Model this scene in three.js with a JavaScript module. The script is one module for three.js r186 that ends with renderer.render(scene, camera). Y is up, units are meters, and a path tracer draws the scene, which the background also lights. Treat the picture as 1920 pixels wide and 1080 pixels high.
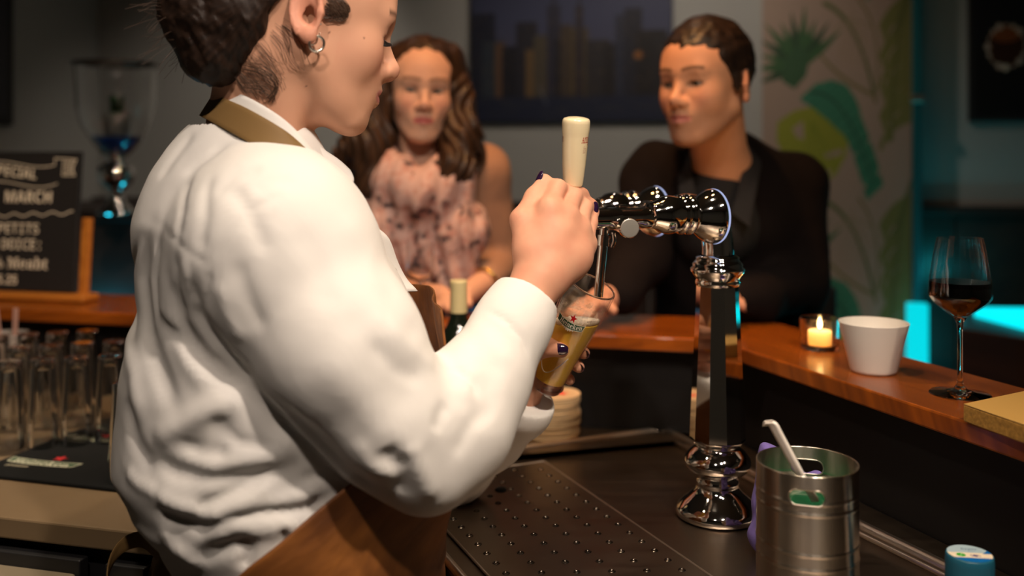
import * as THREE from 'three';
import { RectAreaLightUniformsLib } from 'three/addons/lights/RectAreaLightUniformsLib.js';
import { RoundedBoxGeometry } from 'three/addons/geometries/RoundedBoxGeometry.js';
import { mergeGeometries } from 'three/addons/utils/BufferGeometryUtils.js';
import { ImprovedNoise } from 'three/addons/math/ImprovedNoise.js';
RectAreaLightUniformsLib.init();

// ---------------------------------------------------------------- camera, exposure, lights
const scene = new THREE.Scene();
scene.background = new THREE.Color(0x000000);
const F = 1750, CX = 960, HY = 300, EYE = 1.40;           // focal length in pixels, principal point, eye height
const camera = new THREE.PerspectiveCamera(2 * Math.atan(540 / F) * 180 / Math.PI, 16 / 9, 0.05, 40);
camera.position.set(0, EYE, 0);
camera.setViewOffset(1920, 1080, 0, 540 - HY, 1920, 1080);
camera.focus = 1.19;
camera.userData.fStop = 1.7;
camera.updateProjectionMatrix();
const renderer = new THREE.WebGLRenderer({ antialias: true });
renderer.toneMapping = THREE.LinearToneMapping;
renderer.toneMappingExposure = 1.0;
renderer.shadowMap.enabled = true;
// ceiling downlights: [x, z, intensity (cd), target x, y, z, colour, cone]
const CEIL = 2.55;
const WARM = [1, 0.80, 0.58], AMBER = [1, 0.47, 0.165], SOFT = [1, 0.83, 0.70];
const DOWNLIGHTS = [
  [0.44, -0.12, 9.6, -0.20, 1.15, -1.1, SOFT, 0.62],
  [-0.22, 0.08, 5.4, -0.25, 1.25, -1.15, SOFT, 0.62],
  [0.72, -0.30, 5, 0.45, 1.0, -1.35, WARM, 0.6],
  [0.05, -1.05, 2.2, 0.12, 0.9, -1.4, WARM, 0.7],
  [-0.62, -1.15, 5.2, -0.95, 1.05, -1.9, WARM, 0.7],
  [-0.10, -1.62, 4.4, -0.26, 1.4, -2.1, AMBER, 0.5],
  [0.12, -1.55, 5.4, 0.36, 1.4, -1.95, AMBER, 0.5],
  [0.30, -2.35, 2.7, 0.45, 1.5, -3.2, SOFT, 0.9],
  [-0.50, -2.55, 3.2, -0.95, 1.45, -3.45, SOFT, 0.55],
];

// ---------------------------------------------------------------- helpers
const V = (x, y, z) => new THREE.Vector3(x, y, z);
const W = (px, py, d) => V((px - CX) / F * d, EYE - (py - HY) / F * d, -d);          // pixel + depth -> point
const onY = (px, py, Y) => W(px, py, (EYE - Y) * F / (py - HY));                     // pixel on a level surface
const used = {};
const numbered = (n) => { used[n] = (used[n] ?? -1) + 1; return used[n] ? n + '_' + String(used[n]).padStart(3, '0') : n; };
const sh = (m) => { m.castShadow = m.receiveShadow = true; return m; };
function tag(o, label, category, group) { o.userData.label = label; o.userData.category = category; if (group) o.userData.group = group; return o; }
function mesh(name, g, m, parent) { const o = sh(new THREE.Mesh(g, m)); o.name = parent ? name : numbered(name); (parent || scene).add(o); return o; }
function thing(name, label, category, pos = [0, 0, 0], rotY = 0, group) {
  const o = new THREE.Group(); o.name = numbered(name); o.position.set(...(pos.isVector3 ? pos.toArray() : pos)); o.rotation.y = rotY; scene.add(o); return tag(o, label, category, group);
}
function struct(name, g, m, pos, rotY) { const o = sh(new THREE.Mesh(g, m)); o.name = name; if (pos) o.position.set(...pos); if (rotY) o.rotation.y = rotY; o.userData.kind = 'structure'; scene.add(o); return o; }
const D2R = Math.PI / 180;
let seed = 7;
const rnd = () => { seed = (seed * 1664525 + 1013904223) >>> 0; return seed / 4294967296; };
const noise = new ImprovedNoise();
const nz = (x, y, z) => noise.noise(x, y, z);
const fbm = (x, y, z, o = 4) => { let a = 0, s = 0.5; for (let i = 0; i < o; i++) { a += s * nz(x, y, z); x *= 2.03; y *= 2.03; z *= 2.03; s *= 0.5; } return a; };
const clamp = (v, a = 0, b = 1) => Math.min(b, Math.max(a, v));
const smooth = (a, b, v) => { const t = clamp((v - a) / (b - a)); return t * t * (3 - 2 * t); };
const mix = (a, b, t) => a + (b - a) * t;
const lin = (r, g, b) => new THREE.Color().setRGB(r, g, b);
const hex = (h) => new THREE.Color(h);
const mat = (color, roughness = 0.6, extra = {}) => new THREE.MeshPhysicalMaterial({ color, roughness, ...extra });
function canvasTex(w, h, draw, opts = {}) {
  const c = document.createElement('canvas'); c.width = w; c.height = h; const x = c.getContext('2d'); draw(x, w, h);
  const t = new THREE.CanvasTexture(c); t.colorSpace = opts.linear ? THREE.NoColorSpace : THREE.SRGBColorSpace; t.magFilter = THREE.LinearFilter;
  if (opts.repeat) { t.wrapS = t.wrapT = THREE.RepeatWrapping; t.repeat.set(...opts.repeat); }
  return t;
}
function dataTex(n, fn, opts = {}) {               // fn(u, v) -> [r, g, b] 0..1
  const a = new Uint8Array(n * n * 4);
  for (let j = 0; j < n; j++) for (let i = 0; i < n; i++) { const c = fn(i / n, j / n), k = 4 * (j * n + i); a[k] = clamp(c[0]) * 255; a[k + 1] = clamp(c[1]) * 255; a[k + 2] = clamp(c[2]) * 255; a[k + 3] = 255; }
  const t = new THREE.DataTexture(a, n, n); t.magFilter = t.minFilter = THREE.LinearFilter; t.wrapS = t.wrapT = THREE.RepeatWrapping;
  if (opts.srgb) t.colorSpace = THREE.SRGBColorSpace; if (opts.repeat) t.repeat.set(...opts.repeat); t.needsUpdate = true; return t;
}
const lathe = (pts, seg = 48, p0 = 0, pl = Math.PI * 2) => new THREE.LatheGeometry(pts.map(([r, y]) => new THREE.Vector2(r, y)), seg, p0, pl);
function tube(pts, r, seg = 24, rad = 10, closed = false) { return new THREE.TubeGeometry(new THREE.CatmullRomCurve3(pts.map((p) => p.isVector3 ? p : V(...p)), closed), seg, r, rad, closed); }
const boxG = (x0, x1, y0, y1, z0, z1, b = 0) => { const g = b ? new RoundedBoxGeometry(x1 - x0, y1 - y0, z1 - z0, 2, b) : new THREE.BoxGeometry(x1 - x0, y1 - y0, z1 - z0); g.translate((x0 + x1) / 2, (y0 + y1) / 2, (z0 + z1) / 2); return g; };
// a level slab from an outline of [X, D] points (D = distance in front of the eye), between two heights, uv in metres
function slab(outline, y0, y1, bevel = 0.003) {
  const s = new THREE.Shape(outline.map(([x, d]) => new THREE.Vector2(x, d)));
  const g = new THREE.ExtrudeGeometry(s, { depth: y1 - y0 - 2 * bevel, bevelEnabled: bevel > 0, bevelThickness: bevel, bevelSize: bevel, bevelOffset: -bevel, bevelSegments: 2 });
  g.translate(0, 0, bevel); g.rotateX(-Math.PI / 2); g.translate(0, y0, 0); return g;      // shape y -> -z = depth
}
// ---------------------------------------------------------------- signed-distance kit
const smin = (a, b, k) => { const h = Math.max(k - Math.abs(a - b), 0) / k; return Math.min(a, b) - h * h * k * 0.25; };
const smax = (a, b, k) => -smin(-a, -b, k);
function cone(a, b, r1, r2) {                        // tapered capsule
  const bx = b.x - a.x, by = b.y - a.y, bz = b.z - a.z, l2 = bx * bx + by * by + bz * bz, rr = r1 - r2, a2 = l2 - rr * rr, il2 = 1 / l2;
  return (x, y, z) => {
    const px = x - a.x, py = y - a.y, pz = z - a.z, yy = px * bx + py * by + pz * bz, zz = yy - l2;
    const qx = px * l2 - bx * yy, qy = py * l2 - by * yy, qz = pz * l2 - bz * yy, x2 = qx * qx + qy * qy + qz * qz, y2 = yy * yy * l2, z2 = zz * zz * l2;
    const k = Math.sign(rr) * rr * rr * x2;
    if (Math.sign(zz) * a2 * z2 > k) return Math.sqrt(x2 + z2) * il2 - r2;
    if (Math.sign(yy) * a2 * y2 < k) return Math.sqrt(x2 + y2) * il2 - r1;
    return (Math.sqrt(x2 * a2 * il2) + yy * rr) * il2 - r1;
  };
}
const ball = (c, r) => (x, y, z) => Math.hypot(x - c.x, y - c.y, z - c.z) - r;
function ell(c, rx, ry, rz, m) {                     // ellipsoid; m = optional 3 orthonormal axes (Vector3s)
  return (x, y, z) => {
    let px = x - c.x, py = y - c.y, pz = z - c.z;
    if (m) { const a = px * m[0].x + py * m[0].y + pz * m[0].z, b = px * m[1].x + py * m[1].y + pz * m[1].z, d = px * m[2].x + py * m[2].y + pz * m[2].z; px = a; py = b; pz = d; }
    const k0 = Math.hypot(px / rx, py / ry, pz / rz), k1 = Math.hypot(px / rx / rx, py / ry / ry, pz / rz / rz);
    return k1 < 1e-9 ? -Math.min(rx, ry, rz) : k0 * (k0 - 1) / k1;
  };
}
const join = (k, ...fs) => (x, y, z) => { let d = fs[0](x, y, z); for (let i = 1; i < fs.length; i++) d = smin(d, fs[i](x, y, z), k); return d; };
function chain(k, pts, rs) { const fs = []; for (let i = 0; i + 1 < pts.length; i++) fs.push(cone(pts[i], pts[i + 1], rs[i], rs[i + 1])); return join(k, ...fs); }
// meshes the zero set of f inside a box by surface nets; blocks far from the surface are skipped
function net(f, lo, hi, cell, slack = 1.6) {
  const nx = Math.ceil((hi.x - lo.x) / cell) + 1, ny = Math.ceil((hi.y - lo.y) / cell) + 1, nz_ = Math.ceil((hi.z - lo.z) / cell) + 1;
  const val = new Float32Array(nx * ny * nz_).fill(1), B = 6, at = (i, j, k) => i + nx * (j + ny * k);
  for (let k = 0; k < nz_; k += B) for (let j = 0; j < ny; j += B) for (let i = 0; i < nx; i += B) {
    const c = f(lo.x + (i + B / 2) * cell, lo.y + (j + B / 2) * cell, lo.z + (k + B / 2) * cell), far = Math.abs(c) > B * cell * 0.87 * slack + cell;
    for (let kk = k; kk < Math.min(k + B, nz_); kk++) for (let jj = j; jj < Math.min(j + B, ny); jj++) for (let ii = i; ii < Math.min(i + B, nx); ii++)
      val[at(ii, jj, kk)] = far ? c : f(lo.x + ii * cell, lo.y + jj * cell, lo.z + kk * cell);
  }
  const id = new Int32Array(nx * ny * nz_).fill(-1), pos = [], idx = [];
  const cs = [[0, 0, 0], [1, 0, 0], [0, 1, 0], [1, 1, 0], [0, 0, 1], [1, 0, 1], [0, 1, 1], [1, 1, 1]], es = [[0, 1], [2, 3], [4, 5], [6, 7], [0, 2], [1, 3], [4, 6], [5, 7], [0, 4], [1, 5], [2, 6], [3, 7]];
  const v = new Float32Array(8);
  for (let k = 0; k + 1 < nz_; k++) for (let j = 0; j + 1 < ny; j++) for (let i = 0; i + 1 < nx; i++) {
    let m = 0; for (let q = 0; q < 8; q++) { v[q] = val[at(i + cs[q][0], j + cs[q][1], k + cs[q][2])]; if (v[q] < 0) m |= 1 << q; }
    if (m === 0 || m === 255) continue;
    let sx = 0, sy = 0, sz = 0, n = 0;
    for (const [a, b] of es) if ((v[a] < 0) !== (v[b] < 0)) { const t = v[a] / (v[a] - v[b]); sx += mix(cs[a][0], cs[b][0], t); sy += mix(cs[a][1], cs[b][1], t); sz += mix(cs[a][2], cs[b][2], t); n++; }
    id[at(i, j, k)] = pos.length / 3; pos.push(lo.x + (i + sx / n) * cell, lo.y + (j + sy / n) * cell, lo.z + (k + sz / n) * cell);
  }
  const quad = (a, b, c, d, flip) => { if (a < 0 || b < 0 || c < 0 || d < 0) return; if (flip) idx.push(a, c, b, a, d, c); else idx.push(a, b, c, a, c, d); };
  for (let k = 1; k + 1 < nz_; k++) for (let j = 1; j + 1 < ny; j++) for (let i = 1; i + 1 < nx; i++) {
    const s = val[at(i, j, k)] < 0;
    if (s !== (val[at(i + 1, j, k)] < 0)) quad(id[at(i, j - 1, k - 1)], id[at(i, j, k - 1)], id[at(i, j, k)], id[at(i, j - 1, k)], !s);
    if (s !== (val[at(i, j + 1, k)] < 0)) quad(id[at(i - 1, j, k - 1)], id[at(i - 1, j, k)], id[at(i, j, k)], id[at(i, j, k - 1)], !s);
    if (s !== (val[at(i, j, k + 1)] < 0)) quad(id[at(i - 1, j - 1, k)], id[at(i, j - 1, k)], id[at(i, j, k)], id[at(i - 1, j, k)], !s);
  }
  const g = new THREE.BufferGeometry(); g.setAttribute('position', new THREE.Float32BufferAttribute(pos, 3)); g.setIndex(idx); g.computeVertexNormals(); return g;
}
function paint(g, fn) {                              // vertex colours (linear) from position and normal
  const p = g.attributes.position, n = g.attributes.normal, c = new Float32Array(p.count * 3);
  for (let i = 0; i < p.count; i++) { const q = fn(p.getX(i), p.getY(i), p.getZ(i), n.getX(i), n.getY(i), n.getZ(i)); c[3 * i] = q[0]; c[3 * i + 1] = q[1]; c[3 * i + 2] = q[2]; }
  g.setAttribute('color', new THREE.BufferAttribute(c, 3)); return g;
}
// a sheet with thickness from a grid function s(u, v) -> Vector3; closed all round
function sheet(s, nu, nv, thick, inward) {
  const P = [], N = []; const pt = (i, j) => s(i / nu, j / nv);
  for (let j = 0; j <= nv; j++) for (let i = 0; i <= nu; i++) {
    const p = pt(i, j), e = 1e-3, a = s(Math.min(1, i / nu + e), j / nv).sub(s(Math.max(0, i / nu - e), j / nv)), b = s(i / nu, Math.min(1, j / nv + e)).sub(s(i / nu, Math.max(0, j / nv - e)));
    P.push(p); N.push(a.cross(b).normalize().multiplyScalar(inward ? -1 : 1));
  }
  const pos = [], idx = [], w = nu + 1, n = P.length;
  for (const k of [0, 1]) for (let i = 0; i < n; i++) pos.push(P[i].x + N[i].x * thick * (k ? 0 : 1), P[i].y + N[i].y * thick * (k ? 0 : 1), P[i].z + N[i].z * thick * (k ? 0 : 1));
  const q = (a, b, c, d) => inward ? idx.push(a, c, b, a, d, c) : idx.push(a, b, c, a, c, d);
  for (let j = 0; j < nv; j++) for (let i = 0; i < nu; i++) { const a = j * w + i; q(a, a + 1, a + 1 + w, a + w); q(n + a, n + a + w, n + a + 1 + w, n + a + 1); }
  for (let i = 0; i < nu; i++) { q(i, n + i, n + i + 1, i + 1); const b = nv * w + i; q(b, b + 1, n + b + 1, n + b); }
  for (let j = 0; j < nv; j++) { const a = j * w, b = a + nu; q(a, a + w, n + a + w, n + a); q(b, n + b, n + b + w, b + w); }
  const g = new THREE.BufferGeometry(); g.setAttribute('position', new THREE.Float32BufferAttribute(pos, 3)); g.setIndex(idx);
  const uv = []; for (const k of [0, 1]) for (let j = 0; j <= nv; j++) for (let i = 0; i <= nu; i++) uv.push(i / nu, j / nv); g.setAttribute('uv', new THREE.Float32BufferAttribute(uv, 2));
  g.computeVertexNormals(); return g;
}
// ---------------------------------------------------------------- materials
const woodTex = (c0, c1, sx, sy, n = 512) => dataTex(n, (u, v) => {
  const w = fbm(u * sx, v * sy, 3.1, 5) * 2.2 + 0.5, f = 0.5 + 0.5 * Math.sin((v * sy * 1.3 + fbm(u * sx * 0.4, v * sy * 0.5, 9) * 4) * 6.28), t = clamp(0.55 * w + 0.35 * f);
  return [mix(c0[0], c1[0], t), mix(c0[1], c1[1], t), mix(c0[2], c1[2], t)];
}, { srgb: true });
const M = {};
M.wall = mat(lin(0.36, 0.37, 0.345), 0.9, { bumpMap: dataTex(256, (u, v) => { const t = 0.5 + fbm(u * 40, v * 40, 1); return [t, t, t]; }), bumpScale: 0.0006 });
M.wallLeft = M.wall;
M.ceiling = mat(lin(0.14, 0.12, 0.10), 0.95);
M.floor = mat(lin(0.05, 0.035, 0.025), 0.5);
M.darkWood = mat(lin(1, 1, 1), 0.5, { map: woodTex([0.13, 0.075, 0.055], [0.20, 0.12, 0.085], 3, 24) });
M.panelDark = mat(lin(0.0055, 0.0048, 0.0048), 0.6, { specularIntensity: 0.4 });
M.bar = mat(lin(1, 1, 1), 0.26, { map: woodTex([0.47, 0.225, 0.04], [0.62, 0.315, 0.06], 2, 10), clearcoat: 0.35, clearcoatRoughness: 0.22 });
M.steel = mat(lin(0.235, 0.185, 0.14), 0.38, { metalness: 1, roughnessMap: dataTex(256, (u, v) => { const t = 0.9 + 0.2 * fbm(u * 5, v * 60, 4); return [t, t, t]; }) });
M.steelRim = mat(lin(0.66, 0.58, 0.50), 0.30, { metalness: 1 });
M.brushed = mat(lin(0.66, 0.62, 0.55), 0.28, { metalness: 1 });
M.pane = mat(lin(1, 1, 1), 0.0, { transmission: 1, ior: 1.5, thickness: 0 });
M.chrome = mat(lin(0.80, 0.78, 0.75), 0.045, { metalness: 1 });
M.glass = mat(lin(1, 1, 1), 0.0, { transmission: 1, ior: 1.5, thickness: 0.01 });
M.black = mat(lin(0.012, 0.012, 0.013), 0.55);
M.rubber = mat(lin(0.006, 0.0065, 0.0065), 0.85, { specularIntensity: 0.35 });
M.beige = mat(lin(0.19, 0.13, 0.07), 0.5, { bumpMap: dataTex(128, (u, v) => { const t = 0.5 + fbm(u * 30, v * 30, 2); return [t, t, t]; }), bumpScale: 0.0005 });
M.pine = mat(lin(1, 1, 1), 0.45, { map: woodTex([0.66, 0.38, 0.12], [0.82, 0.52, 0.20], 2, 8, 256) });
M.white = mat(lin(0.78, 0.74, 0.68), 0.35);
const glow = (r, g, b, k) => new THREE.MeshStandardMaterial({ color: 0x000000, emissive: lin(r, g, b), emissiveIntensity: k });

// ---------------------------------------------------------------- room, turned 13.5 degrees to the eye like the rear bar
const RA = -13.5 * D2R, rc = Math.cos(RA), rs = Math.sin(RA);
const RZ = -3.208, RX0 = -2.457, RX1 = 2.1, RZ1 = 1.7;
const room2world = (x, y, z) => V(x * rc + z * rs, y, -x * rs + z * rc);
// where the ray through a pixel meets the plane z = zl of the room frame: returns room x, y
function onWall(px, py, zl = RZ) { const d = W(px, py, 1).sub(V(0, EYE, 0)); const lx = d.x * rc - d.z * rs, lz = d.x * rs + d.z * rc, t = zl / lz; return [lx * t, EYE + d.y * t]; }
const inRoom = (o) => { const p = o.position; const q = room2world(p.x, p.y, p.z); p.copy(q); o.rotation.y += RA; return o; };
const sbox = (name, x0, x1, y0, y1, z0, z1, m) => { const o = struct(name, boxG(x0, x1, y0, y1, z0, z1), m); o.rotation.y = RA; return o; };
sbox('wall_back', RX0 - 0.12, RX1 + 0.12, 0, CEIL, RZ - 0.12, RZ, M.wall);
sbox('wall_left', RX0 - 0.12, RX0, 0, CEIL, RZ, RZ1, M.wallLeft);
sbox('wall_right', RX1, RX1 + 0.12, 0, CEIL, RZ, RZ1, M.wall);
sbox('wall_front', RX0 - 0.12, RX1 + 0.12, 0, CEIL, RZ1, RZ1 + 0.12, M.wallLeft);
sbox('floor', RX0 - 0.12, RX1 + 0.12, -0.1, 0, RZ - 0.12, RZ1 + 0.12, M.floor);
sbox('ceiling', RX0 - 0.12, RX1 + 0.12, CEIL, CEIL + 0.1, RZ - 0.12, RZ1 + 0.12, M.ceiling);
// dark wood wainscot with a cap rail; boards told apart by grooves
const WH = 1.255;
{
  const w = new THREE.Group(); w.name = 'trim_1'; w.userData.kind = 'structure'; w.rotation.y = RA; scene.add(w);
  const bw = 0.24;
  const bg = boxG(-bw / 2 + 0.002, bw / 2 - 0.002, 0, WH - 0.03, 0, 0.022, 0.003);
  for (let x = RX0 + bw / 2 + 0.01; x < RX1; x += bw) { const b = mesh('panel', bg, M.darkWood, w); b.position.set(x, 0, RZ); }
  mesh('cap_rail', boxG(RX0, RX1, WH - 0.03, WH, RZ, RZ + 0.04, 0.004), M.darkWood, w);
}
// ceiling downlights: fitting, glowing lens and the light just below it
DOWNLIGHTS.forEach(([x, z, I, tx, ty, tz, c, ang], i) => {
  const where = ['over the steel drip tray', 'over the apron wearer', 'over the wine glass', 'over the beer tap', 'over the upturned glasses', 'over the woman in the scarf', 'over the man in black', 'before the leaf wallpaper', 'before the pedestal vase'][i];
  const t = thing('ceiling_downlight', 'round recessed ceiling downlight ' + where, 'downlight', [x, CEIL, z]);
  mesh('trim_ring', lathe([[0.034, 0], [0.05, 0], [0.05, -0.006], [0.046, -0.010], [0.036, -0.010], [0.034, 0]]), M.chrome, t);
  mesh('lens', lathe([[0, -0.005], [0.034, -0.005], [0.034, -0.001], [0, -0.001]].map(([a, b]) => [Math.max(a, 1e-4), b])), glow(c[0], c[1], c[2], 6 * I + 30), t);
  const l = new THREE.SpotLight(lin(...c), I, 0, ang, 0.75, 2); l.position.set(x, CEIL - 0.014, z); l.target.position.set(tx, ty, tz);
  l.castShadow = true; l.shadow.radius = 2.0; l.shadow.mapSize.set(1024, 1024); scene.add(l, l.target); l.name = 'downlight_beam';
});

// ---------------------------------------------------------------- pictures and wallpaper panel
{
  // city-skyline print on the back wall
  const [x0, yb] = onWall(884, 231), [x1] = onWall(1262, 231), yt = yb + 0.62;
  const tex = canvasTex(1024, 880, (c, w, h) => {
    const sky = c.createLinearGradient(0, 0, 0, h * 0.7); sky.addColorStop(0, '#3a4468'); sky.addColorStop(0.6, '#58648c'); sky.addColorStop(1, '#6d7190'); c.fillStyle = sky; c.fillRect(0, 0, w, h);
    c.fillStyle = '#1c2f55'; c.fillRect(0, h * 0.86, w, h * 0.14);
    let s = 5; const r = () => { s = (s * 16807) % 2147483647; return s / 2147483647; };
    const bl = [[0, 130, 330, '#1e2a47'], [60, 120, 470, '#3c4d5e'], [130, 50, 480, '#8a6a4e'], [165, 130, 500, '#171c30'], [240, 110, 380, '#2b2e40'], [290, 90, 520, '#94794c'], [330, 110, 450, '#6b6553'], [400, 70, 300, '#353a55'], [440, 110, 470, '#20222f'], [470, 60, 400, '#5c5042'], [520, 90, 420, '#6d5f3e'], [545, 40, 310, '#3a3540'], [600, 120, 480, '#3a3a3f'], [690, 110, 500, '#242328'], [745, 80, 360, '#34405c'], [790, 90, 330, '#232a3f'], [850, 150, 440, '#1c1a20'], [930, 120, 470, '#24242c']];
    for (const [x, bw, y, col] of bl) {
      c.fillStyle = col; c.fillRect(x, y, bw, h * 0.86 - y);
      for (let yy = y + 12; yy < h * 0.83; yy += 20) for (let xx = x + 6; xx < x + bw - 8; xx += 15) if (r() < 0.22) { c.fillStyle = r() < 0.5 ? 'rgba(210,170,100,.55)' : 'rgba(150,160,180,.35)'; c.fillRect(xx, yy, 6, 10); }
    }
    c.fillStyle = '#353a55'; c.beginPath(); c.moveTo(424, 300); c.lineTo(435, 150); c.lineTo(446, 300); c.fill(); c.beginPath(); c.moveTo(557, 310); c.lineTo(566, 190); c.lineTo(575, 310); c.fill();
    c.fillStyle = '#d08a3c'; c.beginPath(); c.arc(860, 560, 20, 0, 7); c.fill();
    c.strokeStyle = 'rgba(150,160,180,.6)'; c.lineWidth = 10; c.beginPath(); c.moveTo(360, 700); c.lineTo(400, 800); c.stroke();
    c.fillStyle = 'rgba(150,130,90,.35)'; for (let i = 0; i < 40; i++) c.fillRect(r() * w, h * (0.87 + 0.1 * r()), 30 + r() * 50, 4);
  });
  const t = thing('wall_poster', 'wide dark city skyline print on the rear wall between the woman and man', 'picture', [(x0 + x1) / 2, (yb + yt) / 2, RZ + 0.012]); inRoom(t);
  mesh('backing_board', boxG(-(x1 - x0) / 2, (x1 - x0) / 2, -(yt - yb) / 2, (yt - yb) / 2, -0.012, 0.006), M.black, t);
  mesh('print', new THREE.PlaneGeometry(x1 - x0 - 0.006, yt - yb - 0.006).translate(0, 0, 0.0065), mat(lin(0.38, 0.36, 0.36), 0.6, { map: tex }), t);
}
{
  // dark picture of a glass on the right
  const [x0, yb] = onWall(1814, 228), [x1] = onWall(2010, 228), yt = yb + 0.55, cx = (x0 + x1) / 2, cy = (yb + yt) / 2;
  const [gx, gy] = onWall(1880, 90);
  const tex = canvasTex(512, 800, (c, w, h) => {
    c.fillStyle = '#0d1012'; c.fillRect(0, 0, w, h); c.fillStyle = '#11151c'; c.fillRect(0, 0, w, h * 0.55);
    const X = (gx - x0) / (x1 - x0) * w, Y = (yt - gy) / (yt - yb) * h, R = w * 0.2;
    c.fillStyle = '#3a1d10'; c.beginPath(); c.ellipse(X, Y, R, R, 0, 0, 7); c.fill();
    c.fillStyle = '#8a4a22'; c.beginPath(); c.ellipse(X, Y - R * 0.55, R * 0.8, R * 0.36, 0, 0, 7); c.fill();
    c.strokeStyle = '#a98a78'; c.lineWidth = 7; c.beginPath(); c.ellipse(X, Y, R, R, 0, 0, 7); c.stroke();
    c.fillStyle = '#cdb9a8'; for (let i = 0; i < 16; i++) { const a = i / 16 * 6.28; c.beginPath(); c.arc(X + R * Math.cos(a), Y + R * Math.sin(a), 7 + 5 * ((i * 7) % 3), 0, 7); c.fill(); }
    c.fillStyle = '#e8d9c4'; c.beginPath(); c.arc(X - 4, Y + R * 1.0, 17, 0, 7); c.fill();
  });
  const t = thing('wall_picture', 'nearly black framed picture of a sparkling round glass on the teal lit wall', 'picture', [cx, cy, RZ + 0.012]); inRoom(t);
  mesh('frame', boxG(-(x1 - x0) / 2, (x1 - x0) / 2, -(yt - yb) / 2, (yt - yb) / 2, -0.012, 0.010), M.black, t);
  mesh('print', new THREE.PlaneGeometry(x1 - x0 - 0.03, yt - yb - 0.03).translate(0, 0, 0.0105), mat(lin(1, 1, 1), 0.4, { map: tex }), t);
}
{
  // dark picture at the far left, on the side wall
  const d = W(15, 235, 1).sub(V(0, EYE, 0)), lx = d.x * rc - d.z * rs, lz = d.x * rs + d.z * rc, k = RX0 / lx, zc = lz * k, yb = EYE + d.y * k;
  const t = thing('side_picture', 'dark framed picture on the shadowed side wall above the chalkboard', 'picture', [RX0 + 0.012, yb + 0.35, zc + 0.3]); inRoom(t);
  mesh('frame', boxG(-0.012, 0.012, -0.35, 0.35, -0.3, 0.3, 0.003), M.black, t);
  mesh('print', boxG(0.0121, 0.0135, -0.32, 0.32, -0.27, 0.27), mat(lin(0.03, 0.03, 0.04), 0.5), t);
}
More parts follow.
